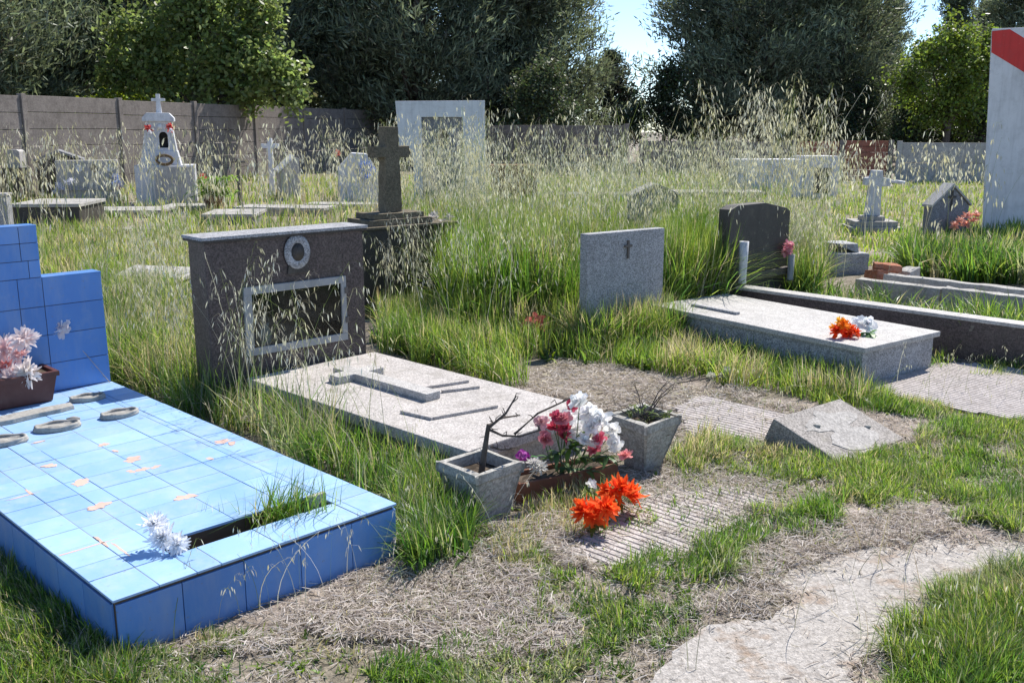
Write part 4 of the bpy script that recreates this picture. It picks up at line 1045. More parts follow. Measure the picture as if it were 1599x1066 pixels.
# broken slabs in the grass left of the brown monument
b = at(232, 462); root = thing('broken_slab', 'cracked pale slab lying in long grass left of the brown monument', 'grave', loc=b, rz=R(-8))
m = MB(); m.hexa([(-.42, -.16, -.02), (.34, -.18, -.02), (.36, .35, -.02), (-.36, .36, -.02)], [(-.42, -.16, .12), (.34, -.18, .10), (.36, .35, .13), (-.36, .36, .15)], .01); m.build('slab_piece', M['concrete_lite'], root)
m = MB(); m.hexa([(-.36, .05, .135), (.32, .0, .135), (.34, .5, .14), (-.40, .52, .14)], [(-.36, .05, .18), (.32, .0, .17), (.34, .5, .20), (-.40, .52, .21)], .01); m.build('slab_piece', M['granite_pale'], root); footprint(Frame(b[:2], -8), -.42, -.16, .36, .5)
# small gabled tomb and arched tomb
fr, w, z, root = block('small_house_tomb', 'small white tomb with sunlit sloping roof left of the arched tomb', 'tomb', 470, 312, 440, 20, 246, .8, '')
zs = fr.face(466, 268)[1]; m = MB(); m.extrude_xz([(0, -.02), (w, -.02), (w, z - .02), (w * .75, z), (0, zs)], 0, .8, .008); m.build('tomb_body', M['granite_pale'], root)
m = MB(); m.extrude_xz([(-.05, zs - .03), (w * .75, z + .002), (w * .75, z + .05), (-.05, zs + .02)], -.05, .85, .004); m.build('roof', M['white_marble'], root)
fr, w, z, root = block('arched_tomb', 'bluish white tomb with chamfered arched top left of the stone cross', 'tomb', 592, 318, 530, 11, 239, .7, '')
m = MB(); m.extrude_xz([(0, -.02), (w, -.02), (w, z * .62), (w * .74, z * .98), (w * .36, z), (0, z * .7)], 0, .7, .012); m.build('tomb_body', M['white_marble'], root)
m = MB(); rx_, rz_ = fr.face(572, 268); m.lathe([(.16, 0), (.16, .03), (.11, .05), (.10, .02), (.002, .02)], n=20, sy=1.1); o = m.build('round_wreath', M['blue_disc'] if 'blue_disc' in M else M['porcelain'], root, True, (rx_, -.001, rz_)); o.rotation_euler = (R(90), 0, 0)
f = thing('blue_flowers', 'blue flower wreath leaning on the arched tomb', 'flowers', loc=fr.world(rx_, -.12, 0)); q_ = deep(573, 266, f.location.y) - f.location
for k in range(6): bloom('bloom', f, q_ + Vector((.13 * math.cos(k), -.02, .13 * math.sin(k))), .08, [(.22, .32, .6), (.4, .5, .75)], 12, 3, .7, .4, (R(60), 0), .4)
stems(f, [((0, 0, 0), q_)], .006)
p = at(425, 330); root = thing('small_cross', 'small bluish white cross against the concrete wall', 'cross', loc=deep(426, 320, 22)); root.location.z = 0
zt_ = deep(426, 216, 22).z; zc = deep(426, 228, 22).z
m = MB(); m.extrude_xz([(-.06, -.02), (.06, -.02), (.05, zc - .05), (.2, zc - .05), (.2, zc + .05), (.05, zc + .05), (.05, zt_), (-.05, zt_), (-.05, zc + .05), (-.2, zc + .05), (-.2, zc - .05), (-.05, zc - .05)], 0, .07, .006); m.build('cross_body', M['white_paint'], root)
p = at(376, 322); zt_ = deep(376, 248, p.y).z
root = thing('iron_post', 'thin dark iron post standing between graves left of the small white tomb', 'post', loc=p); m = MB(); m.tube([(0, 0, -.02), (0, 0, zt_)], .045, .04, 8); m.build('post_shaft', M['steel'], root); m = MB(); m.tube([(-.14, 0, zt_ - .06), (.14, 0, zt_ - .06)], .02, .02, 6); m.build('post_arm', M['steel'], root)
p = deep(527, 285, 21); f = thing('red_flower', 'faint red flower in dry stems before the concrete wall', 'flower', loc=(p.x, p.y, 0)); q_ = deep(527, 240, 21) - f.location
bloom('bloom', f, q_, .09, [(.55, .14, .12)], 14, 3, .8, .4, (R(50), 0), .4); stems(f, [((0, 0, 0), q_)], .006)

# ================================================================== PERIMETER WALLS
def wall_run(name, label, a, b, hgt, mat, panels, post_mat, courses=5):
    a = Vector(a); b = Vector(b); d = b - a; ang = math.degrees(math.atan2(d.y, d.x)); Lw = d.length; fr = Frame(a[:2], ang)
    root = thing(name, label, 'wall', fr)
    pw_ = Lw / panels; ch = hgt / courses
    for i in range(panels):
        m = MB(); dz = random.uniform(-.02, .02)
        for c in range(courses): m.box(i * pw_ + .075, -.02, c * ch + .006 + dz, (i + 1) * pw_ - .075, .03, (c + 1) * ch - .006 + dz, .008)
        m.build('wall_panel', mat, root)
    for i in range(panels + 1):
        m = MB(); m.box(i * pw_ - .07, -.06, -.1, i * pw_ + .07, .07, hgt + .03, .01); m.build('wall_post', post_mat, root)
    return root
def wp(px, py, hgt):                       # where a wall of this height shows its top at (px, py)
    p = at(px, py, hgt); return Vector((p.x, p.y, 0))
wa = wp(0, 147, 2.2); wb_ = wp(537, 170, 2.2); dW = (wb_ - wa).normalized()
wall_run('concrete_wall', 'tall grey brown precast concrete wall along the left under the trees', wa - dW * 9, wb_ + dW * 3.2, 2.2, M['wall'], 9, M['wall'], 6)
e_ = wb_ + dW * 3.6
wall_run('concrete_wall', 'lower brown concrete wall section right of the tall wall, behind the white monument', e_, Vector((3.6, 31, 0)), 1.6, M['wall'], 4, M['wall'], 5)
wall_run('boundary_wall', 'low grey and red brick boundary wall under the right hand trees', Vector((3.9, 29.5, 0)), Vector((8.0, 28.2, 0)), 1.12, M['wall'], 2, M['wall'], 4)
wall_run('boundary_wall', 'red brick stretch of the low wall behind the niche column', Vector((8.1, 28.1, 0)), Vector((10.6, 27.4, 0)), 1.14, M['wall_red'], 2, M['wall'], 7)
wall_run('boundary_wall', 'pale grey stretch of the low wall left of the tall white pillar', Vector((10.8, 27.3, 0)), Vector((26, 24, 0)), 1.12, M['concrete_lite'], 5, M['concrete_lite'], 2)

# ================================================================== GRASS
GREEN, DEEP, LIME, STRAW, GREY = (.165, .265, .042), (.075, .135, .032), (.28, .34, .07), (.47, .40, .25), (.40, .35, .29)
def palette(n, weights):
    cols = np.array([GREEN, DEEP, LIME, STRAW, GREY]); w = np.array(weights, float); w /= w.sum()
    c = cols[rng.choice(5, n, p=w)]
    return np.clip(c * rng.uniform(.7, 1.3, (n, 1)) + rng.normal(0, .012, (n, 3)), .01, .9)

def keep_open(x, y, pad_path=True):
    k = np.ones(len(x), bool)
    for poly in BLOCK:
        xs_ = [p[0] for p in poly]; ys_ = [p[1] for p in poly]
        s = (x > min(xs_)) & (x < max(xs_)) & (y > min(ys_)) & (y < max(ys_))
        if s.any():
            ii = np.where(s)[0]; k[ii[inside(x[ii], y[ii], poly)]] = False
    return k
def in_poly_px(pts): return [tuple(at(*p)[:2]) for p in pts]
def scatter_poly(poly, n, clump=.12, thr=.35, seed=0, edge_soft=0.):
    xs_ = [p[0] for p in poly]; ys_ = [p[1] for p in poly]
    x = rng.uniform(min(xs_) - .1, max(xs_) + .1, n * 3); y = rng.uniform(min(ys_) - .1, max(ys_) + .1, n * 3)
    jx = x + (vnoise(x, y, .16, seed + 40) - .5) * .22; jy = y + (vnoise(x, y, .16, seed + 41) - .5) * .22
    k = inside(jx, jy, poly); x, y = x[k], y[k]
    d = .6 * vnoise(x, y, clump, seed) + .4 * vnoise(x, y, clump * .4, seed + 1)
    k = d > thr * rng.uniform(.6, 1.4, len(x)); x, y = x[k][:n], y[k][:n]
    k = keep_open(x, y); return x[k], y[k]
def scatter_px(x0, x1, Y0, Y1, n, clump=.5, thr=.35, seed=0):
    Y = rng.uniform(Y0, Y1, n); X = (rng.uniform(x0, x1, n) - CX) / F * Y
    d = .6 * vnoise(X, Y, clump, seed) + .4 * vnoise(X, Y, clump * .4, seed + 1)
    k = d > thr * rng.uniform(.6, 1.4, n); X, Y = X[k], Y[k]
    k = keep_open(X, Y); return X[k], Y[k]

def blades(S, x, y, hmin, hmax, w, pal, lean=(.1, .6), seg=4, hn=.5, seed=0, base_dark=None, clump=.3):
    n = len(x)
    if n == 0: return
    hm = vnoise(x, y, clump, seed + 7)
    h = (hmin + (hmax - hmin) * np.clip(rng.uniform(0, 1, n) * (1 - hn) + hm * hn, 0, 1))
    az = rng.uniform(0, 2 * math.pi, n) * .65 + vnoise(x, y, .4, seed + 9) * 9.; ln = rng.uniform(*lean, n) ** 1.2
    flat = rng.uniform(0, 1, n) < .12; ln = np.where(flat, ln + .7, ln)
    t = np.linspace(0, 1, seg + 1)[None]
    hor = h[:, None] * ln[:, None] * t ** 1.7
    zz = h[:, None] * (t - .42 * ln[:, None] ** 1.5 * t ** 3)
    gz = ground_z(x, y) - .012
    wob = rng.normal(0, .02, (n, 1)) * h[:, None] * np.sin(t * 3)
    P = np.stack([x[:, None] + hor * np.cos(az)[:, None] - wob * np.sin(az)[:, None], y[:, None] + hor * np.sin(az)[:, None] + wob * np.cos(az)[:, None], gz[:, None] + np.maximum(zz, 0)], -1)
    fa = az + rng.normal(0, .7, n)
    side = np.stack([-np.sin(fa), np.cos(fa), np.zeros(n)], -1)
    W = w * rng.uniform(.6, 1.3, (n, 1)) * np.clip(1.02 - t ** 2.4, .05, 1) * np.where(t < .05, .6, 1)
    K = palette(n, pal)
    dead = (vnoise(x, y, .33, seed + 55) - .66) * 3.2 + rng.normal(0, .25, n)
    K = np.where((dead > .35)[:, None], palette(n, (.4, .3, 1, 3, 1.4)), K)
    lush = (vnoise(x, y, .45, seed + 66) < .36)[:, None]; K = np.where(lush, K * np.array([.72, .86, .75]), K)
    K = K[:, None] * np.ones((1, seg + 1, 1))
    S.add(P, W, side, K)

short = Strips(); tall = Strips(); oats = Strips(); straw = Strips(); weeds = Strips()

# --- near turf patches (outlines on the ground)
turf_zones = [
    ([(-60, 1100), (-60, 830), (30, 860), (110, 960), (165, 1030), (200, 1066), (190, 1100)], 5200, .03, .14, (3, 4, 1.5, .8, .8), .30),
    ([(180, 1100), (200, 1045), (330, 990), (420, 985), (380, 1025), (330, 1100)], 1500, .02, .08, (2, 4, 1, 1, 1), .45),
    ([(740, 850), (800, 840), (880, 895), (960, 930), (950, 1000), (880, 1066), (860, 1100), (560, 1100), (610, 1040), (760, 1000), (800, 930)], 4200, .03, .10, (4, 2.4, 2.5, 1, 1.2), .48),
    ([(960, 900), (1010, 880), (1100, 845), (1170, 815), (1240, 785), (1330, 780), (1320, 815), (1220, 850), (1130, 900), (1050, 950), (960, 940)], 3600, .04, .13, (4, 2, 3, .7, .6), .40),
    ([(930, 950), (1060, 950), (1080, 985), (1030, 1040), (960, 1060), (900, 1066), (900, 1000)], 1200, .03, .08, (2, 3, 1.5, 1, 1), .52),
    ([(1070, 705), (1150, 690), (1230, 715), (1330, 725), (1400, 700), (1430, 655), (1340, 625), (1380, 615), (1560, 660), (1650, 645), (1650, 850), (1560, 845), (1460, 815), (1380, 800), (1300, 760), (1180, 760), (1080, 730)], 14500, .03, .105, (4, 2.2, 3, .8, .7), .36),
    ([(1380, 1010), (1440, 975), (1500, 935), (1560, 915), (1650, 905), (1650, 1100), (1350, 1100), (1350, 1060)], 7500, .04, .15, (4, 2.5, 3, .6, .5), .30),
    ([(1430, 545), (1475, 560), (1510, 555), (1500, 565), (1450, 575)], 120, .06, .16, (3, 2, 2, .6, .5), .2),
    ([(1520, 585), (1560, 555), (1650, 545), (1650, 600), (1560, 590)], 900, .05, .14, (3, 1.5, 4, .5, .3), .3),
    ([(1060, 700), (1120, 690), (1110, 730), (1070, 740)], 420, .05, .15, (4, 2, 3, .2, .2), .2),
]
for i, (pp, n, h0, h1, pal, thr) in enumerate(turf_zones):
    x, y = scatter_poly(in_poly_px(pp), int(n * 2.2), .16, thr, 60 + i * 3)
    k = ~inside(x, y, PATHW) | (rng.uniform(0, 1, len(x)) < .04)
    blades(short, x[k], y[k], h0, h1, .0042, pal, (.15, .9), 3, .5, i, clump=.15)
    # broad low weeds among it
    m_ = k & (rng.uniform(0, 1, len(x)) < .10)
    xx, yy = x[m_], y[m_]
    for q_ in range(4):
        blades(weeds, xx + rng.normal(0, .008, len(xx)), yy + rng.normal(0, .008, len(xx)), .02, .055, .011, (2.5, 3, 1.5, 0, .2), (.5, 1.1), 3, .3, i + q_)
# sparse sprigs scattered over the straw
x, y = scatter_poly(in_poly_px([(200, 1080), (420, 985), (640, 890), (760, 830), (900, 860), (1060, 700), (1200, 700), (1400, 790), (1300, 860), (1150, 930), (1000, 1080)]), 5200, .10, .50, 97)
k = ~inside(x, y, PATHW); x, y = x[k], y[k]; blades(short, x, y, .02, .075, .0045, (4, 2.5, 3, .5, .3), (.2, 1.), 3, .5, 97, clump=.12)
k = rng.uniform(0, 1, len(x)) < .16
for q_ in range(4): blades(weeds, x[k] + rng.normal(0, .008, k.sum()), y[k] + rng.normal(0, .008, k.sum()), .02, .05, .011, (3, 3, 2, 0, .1), (.5, 1.1), 3, .3, 98 + q_)
# --- taller grass between the graves
mid_zones = [
    # strip between blue tomb and terrazzo slab
    ([(150, 600), (240, 560), (330, 585), (400, 610), (500, 650), (600, 695), (690, 730), (690, 800), (735, 850), (700, 900), (640, 880), (618, 790), (450, 715), (300, 650)], 8200, .12, .30, (4, 3, 2.5, 1.6, .8), .25, .0055),
    ([(150, 600), (300, 580), (420, 640), (560, 700), (620, 780), (450, 715), (300, 650)], 900, .25, .42, (3, 3, 2, 3, 1), .25, .005),
    # left of the brown monument
    ([(130, 440), (290, 470), (300, 560), (390, 600), (330, 640), (170, 610), (140, 520)], 7000, .22, .48, (3, 2.6, 3, 2, .8), .2, .0065),
    # right of the pots / between the slab and straw patch
    ([(580, 545), (620, 480), (720, 480), (820, 500), (880, 520), (850, 560), (760, 570), (830, 600), (780, 605), (680, 575)], 5200, .14, .34, (4, 2.4, 3, 1.2, .4), .25, .006),
    # in front of the square headstone and granite grave
    ([(830, 500), (900, 480), (1000, 490), (1060, 500), (1150, 520), (1290, 545), (1345, 600), (1340, 630), (1230, 620), (1120, 605), (1080, 590), (960, 575), (880, 560)], 8200, .10, .27, (4, 2.2, 3.4, .9, .4), .25, .006),
    ([(1260, 600), (1340, 605), (1400, 640), (1330, 640), (1230, 620)], 800, .06, .14, (4, 2, 3, .4, .2), .25, .005),
    # round the left pot
    ([(610, 800), (680, 740), (700, 800), (760, 830), (760, 860), (690, 900), (630, 880)], 1700, .10, .26, (4, 3.4, 2, .7, .5), .2, .006),
    ([(770, 830), (830, 790), (900, 800), (900, 850), (860, 880), (790, 860)], 900, .03, .10, (2, 2, 1, 3, 2), .35, .004),
    # inside the kerbed grave
    ([(900, 478), (1000, 492), (1060, 500), (1040, 520), (900, 505)], 1500, .2, .44, (4, 2, 4, 1.2, .4), .2, .006),
    ([(806, 792), (958, 757), (985, 770), (975, 790), (830, 815)], 700, .04, .13, (1.5, 2, 1, 3, 3), .2, .0035),
    ([(905, 485), (1050, 495), (1050, 505), (905, 500)], 300, .35, .70, (4, 1.5, 4, .6, .2), .05, .0058),
    ([(890, 512), (960, 512), (1040, 503), (1090, 520), (1070, 545), (900, 548)], 4600, .2, .48, (4, 1.8, 4, .7, .2), .2, .0058),
    ([(900, 515), (1040, 505), (1070, 520), (900, 535)], 260, .4, .62, (4, 1.5, 4, 1, .2), .05, .005),
    ([(960, 490), (1080, 500), (1090, 515), (1000, 515)], 700, .25, .5, (4, 2, 4, 1.2, .4), .2, .006),
    ([(1420, 400), (1620, 380), (1640, 450), (1480, 440), (1400, 430)], 4200, .2, .50, (4, 5.5, 1.0, .2, .2), .2, .018),
    # along the blue tomb's left foot
    ([(-60, 830), (0, 815), (90, 905), (170, 990), (180, 1030), (120, 990), (20, 900)], 1300, .06, .17, (3, 4, 1, .6, .5), .25, .005),
]
kx, ky = rng.uniform(.12, 1.15, 5200), rng.uniform(0, kl - .05, 5200)
kk = vnoise(kx, ky, .22, 77) > .34; kx, ky = kx[kk], ky[kk]
kwx, kwy = kf.A.x + kf.u.x * kx + kf.v.x * ky, kf.A.y + kf.u.y * kx + kf.v.y * ky
blades(tall, kwx, kwy, .14, .42, .011, (4, 4.5, 1.5, .5, .3), (.2, .9), 4, .45, 78)
for i, (pp, n, h0, h1, pal, thr, w_) in enumerate(mid_zones):
    x, y = scatter_poly(in_poly_px(pp), int(n * 1.6), .25, thr, 160 + i * 3)
    blades(tall, x, y, h0, h1, w_, pal, (.1, .75), 4, .45, i, clump=.3)
# dry thatch low in the tall strips
# --- broad green sward farther back
x, y = scatter_px(585, 720, 6.3, 7.9, 2600, .4, .25, 300); blades(tall, x, y, .15, .36, .0065, (3.5, 3, 3, 2, .5), (.1, .6), 4, .4, 20)
x, y = scatter_px(700, 1140, 6.6, 7.6, 4600, .4, .25, 301); k = keep_open(x, y); blades(tall, x, y, .25, .48, .0075, (4, 2, 4, 1, .3), (.08, .5), 4, .4, 21)
x, y = scatter_px(715, 920, 7.2, 9.8, 12500, .4, .15, 304); blades(tall, x, y, .5, 1.0, .008, (4, 2, 4, 1.2, .4), (.05, .4), 4, .4, 22)
x, y = scatter_px(690, 925, 6.9, 9., 6500, .4, .2, 306); blades(tall, x, y, .45, .88, .0105, (6, 2, 4, .2, .05), (.05, .45), 4, .4, 82)
x, y = scatter_px(1040, 1135, 7.2, 8.8, 2600, .4, .2, 306); blades(tall, x, y, .45, .85, .011, (6, 3, 3, .2, .05), (.05, .45), 4, .4, 83)
x, y = scatter_px(1030, 1140, 7.4, 9.8, 7500, .4, .15, 307); blades(tall, x, y, .5, .95, .0085, (5, 3.5, 2.4, .6, .2), (.05, .35), 4, .4, 23)
x, y = scatter_px(915, 1040, 7.9, 9.8, 5600, .4, .15, 309); blades(tall, x, y, .4, .74, .008, (4, 2, 4, 1.4, .4), (.05, .4), 4, .4, 24)
x, y = scatter_px(1225, 1285, 8.0, 9.6, 2200, .4, .2, 311); blades(tall, x, y, .35, .7, .010, (5, 3, 2, .6, .2), (.05, .4), 4, .4, 25)
x, y = scatter_px(50, 320, 7.4, 14, 11000, .6, .25, 313); blades(tall, x, y, .10, .30, .011, (2, 1.2, 4, 2.6, 1), (.1, .6), 3, .4, 26)
x, y = scatter_px(-60, 700, 13.5, 30, 16000, 1., .3, 316); blades(tall, x, y, .08, .34, .018, (2, 1.2, 4, 2.2, 1), (.1, .6), 3, .4, 27)
x, y = scatter_px(690, 1230, 9.8, 27, 15000, 1., .25, 319); blades(tall, x, y, .2, .6, .017, (3.4, 1.2, 4, 1.8, .4), (.08, .5), 3, .4, 28)
x, y = scatter_px(690, 1150, 9.8, 14, 9000, .8, .3, 318); blades(tall, x, y, .25, .70, .011, (4.5, 1.5, 4, 1.2, .2), (.05, .5), 4, .4, 31)
x, y = scatter_px(1180, 1660, 10.5, 27, 20000, .8, .22, 322); blades(tall, x, y, .05, .20, .018, (2.6, .6, 6, 1.2, .3), (.1, .6), 3, .4, 29)
x, y = scatter_px(300, 620, 7.8, 13.5, 5000, .6, .25, 325); blades(tall, x, y, .12, .36, .011, (2.5, 1.4, 4, 2, .8), (.1, .6), 3, .4, 30)
# tufts in the tomb's slot
slot = thing('grass_tuft', 'green grass tuft growing from the right end of the slot in the blue tomb', 'grass tuft', loc=bt.world(sx1 - .15, sy0 + .05, h - .07))
ts = Strips(); n = 260; o_ = slot.location
x = rng.normal(-.02, .062, n); y = rng.normal(0, .022, n)
gz_ = ground_z; ground_z = lambda a, b: np.zeros(np.shape(a))
blades(ts, x, y, .10, .27, .0042, (4, 2, 2.5, 1, .3), (.1, .8), 4, .3, 3); 
n2 = 12; blades(ts, rng.uniform(-.35, -.1, n2), rng.normal(0, .02, n2), .08, .2, .003, (3, 2, 2, 2, .5), (.1, .4), 4, .3, 4)
ts.build('blades', M['leaf'], slot)
ground_z = gz_

# --- wild oats: tall thin stems with hanging spikelets
OATC = np.array([(.66, .62, .50), (.72, .69, .60), (.54, .50, .34), (.36, .38, .20)])
def oat(x, y, hmin, hmax, K=16, sp=(.026, .0065), wst=.0026, spread=.09, green=.3, hn=.35, seed=0, lean=(.05, .35)):
    n = len(x)
    if n == 0: return
    h = hmin + (hmax - hmin) * np.clip(rng.uniform(0, 1, n) * (1 - hn) + vnoise(x, y, .8, seed + 3) * hn, 0, 1)
    az = rng.uniform(0, 2 * math.pi, n); ln = rng.uniform(*lean, n)
    t = np.linspace(0, 1, 7)[None]
    def cur(tt): 
        hor = (h * ln)[:, None] * tt ** 2; z = h[:, None] * (tt - .12 * ln[:, None] * tt ** 3)
        return np.stack([x[:, None] + hor * np.cos(az)[:, None], y[:, None] + hor * np.sin(az)[:, None], ground_z(x, y)[:, None] + z], -1)
    fa = rng.uniform(0, math.pi, n)
    col = OATC[rng.choice(3, n)] * rng.uniform(.75, 1.15, (n, 1))
    gcol = np.array([.20, .25, .08]); isg = (rng.uniform(0, 1, (n, 1)) < green)
    scol = np.where(isg, gcol, col * .85)
    oats.add(cur(t), wst * (1.1 - .6 * t), np.stack([np.cos(fa), np.sin(fa), fa * 0], -1), scol)
    tk_ = rng.uniform(.62, 1., (n, K)); tk_[:, 0] = 1.
    B = cur(tk_).reshape(-1, 3); N = n * K
    a2 = rng.uniform(0, 2 * math.pi, N); r_ = spread * rng.uniform(.25, 1, N) * (1.5 - tk_.reshape(-1)) * 1.6
    up = r_ * rng.uniform(.1, .6, N)
    E = B + np.stack([np.cos(a2) * r_, np.sin(a2) * r_, up * .3 - .2 * r_], -1)
    mid = (B + E) / 2 + np.stack([a2 * 0, a2 * 0, up * .6], -1)
    oats.add(np.stack([B, mid, E], 1), wst * .35, np.stack([-np.sin(a2), np.cos(a2), a2 * 0], -1), np.repeat(scol, K, 0))
    L = sp[0] * rng.uniform(.7, 1.25, (N, 1)); tt = np.array([[0, .35, .75, 1.15]])
    dirx = np.cos(a2) * rng.uniform(0, .6, N); diry = np.sin(a2) * rng.uniform(0, .6, N)
    P = E[:, None] + np.stack([dirx[:, None] * L * tt, diry[:, None] * L * tt, -L * tt], -1)
    f2 = rng.uniform(0, math.pi, N)
    oats.add(P, sp[1] * np.array([[.35, 1, .7, .08]]), np.stack([np.cos(f2), np.sin(f2), f2 * 0], -1), np.repeat(col, K, 0) * rng.uniform(.8, 1.2, (N, 1)))

# dense mass behind the green sward
x, y = scatter_px(690, 1150, 9.5, 15.5, 400, .9, .36, 401); oat(x, y, .7, 1.75, 17, (.040, .0105), .004, .13, .5, seed=1)
x, y = scatter_px(720, 1160, 8.2, 10, 150, .9, .3, 404); oat(x, y, .9, 1.95, 20, (.038, .010), .004, .13, .35, seed=2)
x, y = scatter_px(1120, 1290, 8.9, 9.8, 75, .6, .2, 407); oat(x, y, 1.1, 2.2, 28, (.040, .0105), .004, .15, .2, seed=3)
x, y = scatter_px(560, 780, 8.5, 11, 170, .6, .25, 410); oat(x, y, .9, 1.95, 20, (.038, .010), .004, .13, .25, seed=4)
x, y = scatter_px(1180, 1560, 8.5, 14, 80, .8, .3, 412); oat(x, y, .8, 1.6, 11, (.052, .016), .004, .12, .3, seed=5)
x, y = scatter_px(860, 1145, 7.4, 9.2, 170, .5, .2, 408); oat(x, y, .75, 1.35, 12, (.034, .008), .0036, .09, .75, seed=21)
x, y = scatter_px(720, 900, 6.8, 8.6, 90, .5, .2, 409); oat(x, y, .65, 1.25, 12, (.032, .0075), .0034, .09, .7, seed=22)
x, y = scatter_px(1225, 1300, 7.9, 9.4, 60, .5, .2, 411); oat(x, y, .6, 1.2, 12, (.034, .008), .0036, .09, .6, seed=23)
# before the left wall
x, y = scatter_px(-40, 620, 15, 22, 300, 1., .35, 414); oat(x, y, .6, 1.9, 9, (.065, .019), .006, .16, .25, seed=6)
x, y = scatter_px(-20, 540, 9, 14, 130, .8, .3, 417); oat(x, y, .7, 1.75, 11, (.055, .017), .005, .13, .25, seed=7)
x, y = scatter_px(1150, 1560, 14, 24, 120, 1., .3, 420); oat(x, y, .5, 1.4, 9, (.07, .022), .007, .14, .3, seed=8)
# single stems close to the camera's left, before and beside the brown monument
x, y = scatter_poly(in_poly_px([(150, 600), (300, 580), (420, 600), (560, 660), (690, 730), (600, 740), (420, 690), (280, 640)]), 230, .2, .1, 430); oat(x, y, .4, 1.12, 12, (.028, .0055), .003, .07, .4, seed=9, lean=(.1, .6))
x, y = scatter_poly(in_poly_px([(140, 480), (290, 480), (300, 560), (200, 600)]), 90, .3, .1, 433); oat(x, y, .6, 1.2, 13, (.030, .006), .0034, .08, .35, seed=10)
x, y = scatter_poly(in_poly_px([(580, 520), (720, 480), (760, 540), (640, 560)]), 46, .3, .1, 436); oat(x, y, .5, 1.1, 16, (.032, .0065), .003, .09, .2, seed=11)
x, y = scatter_poly(in_poly_px([(700, 470), (900, 470), (900, 520), (760, 560)]), 70, .3, .1, 438); oat(x, y, .5, .95, 10, (.030, .006), .003, .08, .5, seed=12)
x, y = scatter_poly(in_poly_px([(1130, 440), (1250, 440), (1250, 470), (1130, 480)]), 150, .3, .0, 441); oat(x, y, .5, 1.15, 14, (.034, .007), .0035, .09, .1, seed=13)
stalk_px = [(1380, 870), (1405, 880), (1330, 900), (1420, 850), (1560, 900), (1240, 985), (1345, 1000), (1130, 900), (1345, 860), (1075, 1050), (1590, 850), (1440, 985), (1300, 950), (1210, 830), (1370, 890)]
sx_ = np.array([at(*p)[0] for p in stalk_px]); sy_ = np.array([at(*p)[1] for p in stalk_px])
blades(straw, sx_, sy_, .22, .42, .0036, (0, 0, 0, .3, 1), (.15, .8), 6, .2, 5); blades(straw, sx_ + .02, sy_, .10, .3, .003, (0, 0, 0, .3, 1), (.3, .9), 6, .2, 6)
x, y = scatter_poly(in_poly_px([(400, 600), (690, 725), (690, 750), (560, 720), (400, 640)]), 150, .2, .1, 443); oat(x, y, .22, .55, 4, (.018, .004), .0026, .03, .5, seed=31, lean=(.05, .5))
for zx, zn in (([(1380, 1000), (1600, 900), (1620, 1060), (1400, 1060)], 24), ([(1060, 640), (1200, 630), (1180, 720), (1060, 700)], 20), ([(1000, 900), (1200, 860), (1300, 960), (1040, 1060)], 14), ([(1380, 600), (1600, 580), (1600, 660), (1420, 650)], 26), ([(640, 830), (800, 830), (760, 930), (640, 900)], 16), ([(200, 1000), (620, 880), (640, 920), (260, 1040)], 30), ([(330, 975), (620, 885), (620, 892), (340, 985)], 44)):
    x, y = scatter_poly(in_poly_px(zx), zn, .3, .0, 450 + zn); oat(x, y, .10, .36, 6, (.017, .0036), .0022, .02, .6, seed=zn, lean=(.1, .8))

# --- dead straw and leaf litter on the ground
def litter(poly, n, L=(.03, .12), w=.0032, seed=0, lift=.022, thr=.2):
    n = int(n * 1.25); L = (L[0] * .45, L[1] * .62); w *= .78
    x, y = scatter_poly(poly, n, .2, thr, seed); n = len(x)
    a = rng.uniform(0, 2 * math.pi, n); l = rng.uniform(*L, n); pz = rng.uniform(.002, lift, n)
    t = np.linspace(-.5, .5, 4)[None]; bend = rng.normal(0, .25, n)
    hx = l[:, None] * t; off = bend[:, None] * l[:, None] * (t * t - .1)
    X = x[:, None] + hx * np.cos(a)[:, None] - off * np.sin(a)[:, None]; Yy = y[:, None] + hx * np.sin(a)[:, None] + off * np.cos(a)[:, None]
    Z = ground_z(X, Yy) + pz[:, None] + rng.normal(0, .18, (n, 1)) * l[:, None] * t
    base = np.array([(.58, .515, .475), (.47, .41, .375), (.68, .625, .59), (.26, .21, .19), (.44, .39, .29)])
    c = base[rng.choice(5, n, p=[.32, .26, .18, .14, .10])] * rng.uniform(.75, 1.2, (n, 1))
    tl_ = rng.normal(0, .5, n)
    straw.add(np.stack([X, Yy, Z], -1), w * rng.uniform(.5, 1.4, (n, 1)) * np.array([[.6, 1, 1, .4]]), np.stack([-np.sin(a), np.cos(a), tl_], -1), c)
near = in_poly_px([(-80, 1110), (-80, 830), (180, 990), (400, 940), (620, 860), (700, 780), (1060, 640), (1200, 640), (1650, 640), (1650, 1110)])
_si = scatter_poly
def scatter_poly(*a, **kw):
    x, y = _si(*a, **kw); k = ~inside(x, y, PATHW) | (rng.uniform(0, 1, len(x)) < .12)
    for R_ in (R1, R2, R3): k &= ~inside(x, y, R_) | (rng.uniform(0, 1, len(x)) < .16 + .5 * (vnoise(x, y, .2, 91) > .55))
    return x[k], y[k]
litter(near, 26000, (.02, .09), .0030, 500, .018, .25)
litter(in_poly_px([(560, 930), (640, 870), (760, 860), (880, 900), (900, 1000), (760, 1030), (600, 1010), (480, 990)]), 9000, (.03, .12), .0032, 503, .03, .2)
litter(in_poly_px([(280, 1060), (420, 985), (620, 885), (720, 890), (640, 950), (420, 1040)]), 5000, (.03, .11), .003, 504, .03, .2)
litter(in_poly_px([(1080, 960), (1200, 850), (1400, 790), (1540, 830), (1380, 860), (1250, 890), (1200, 950)]), 6500, (.02, .09), .0032, 506, .03, .2)
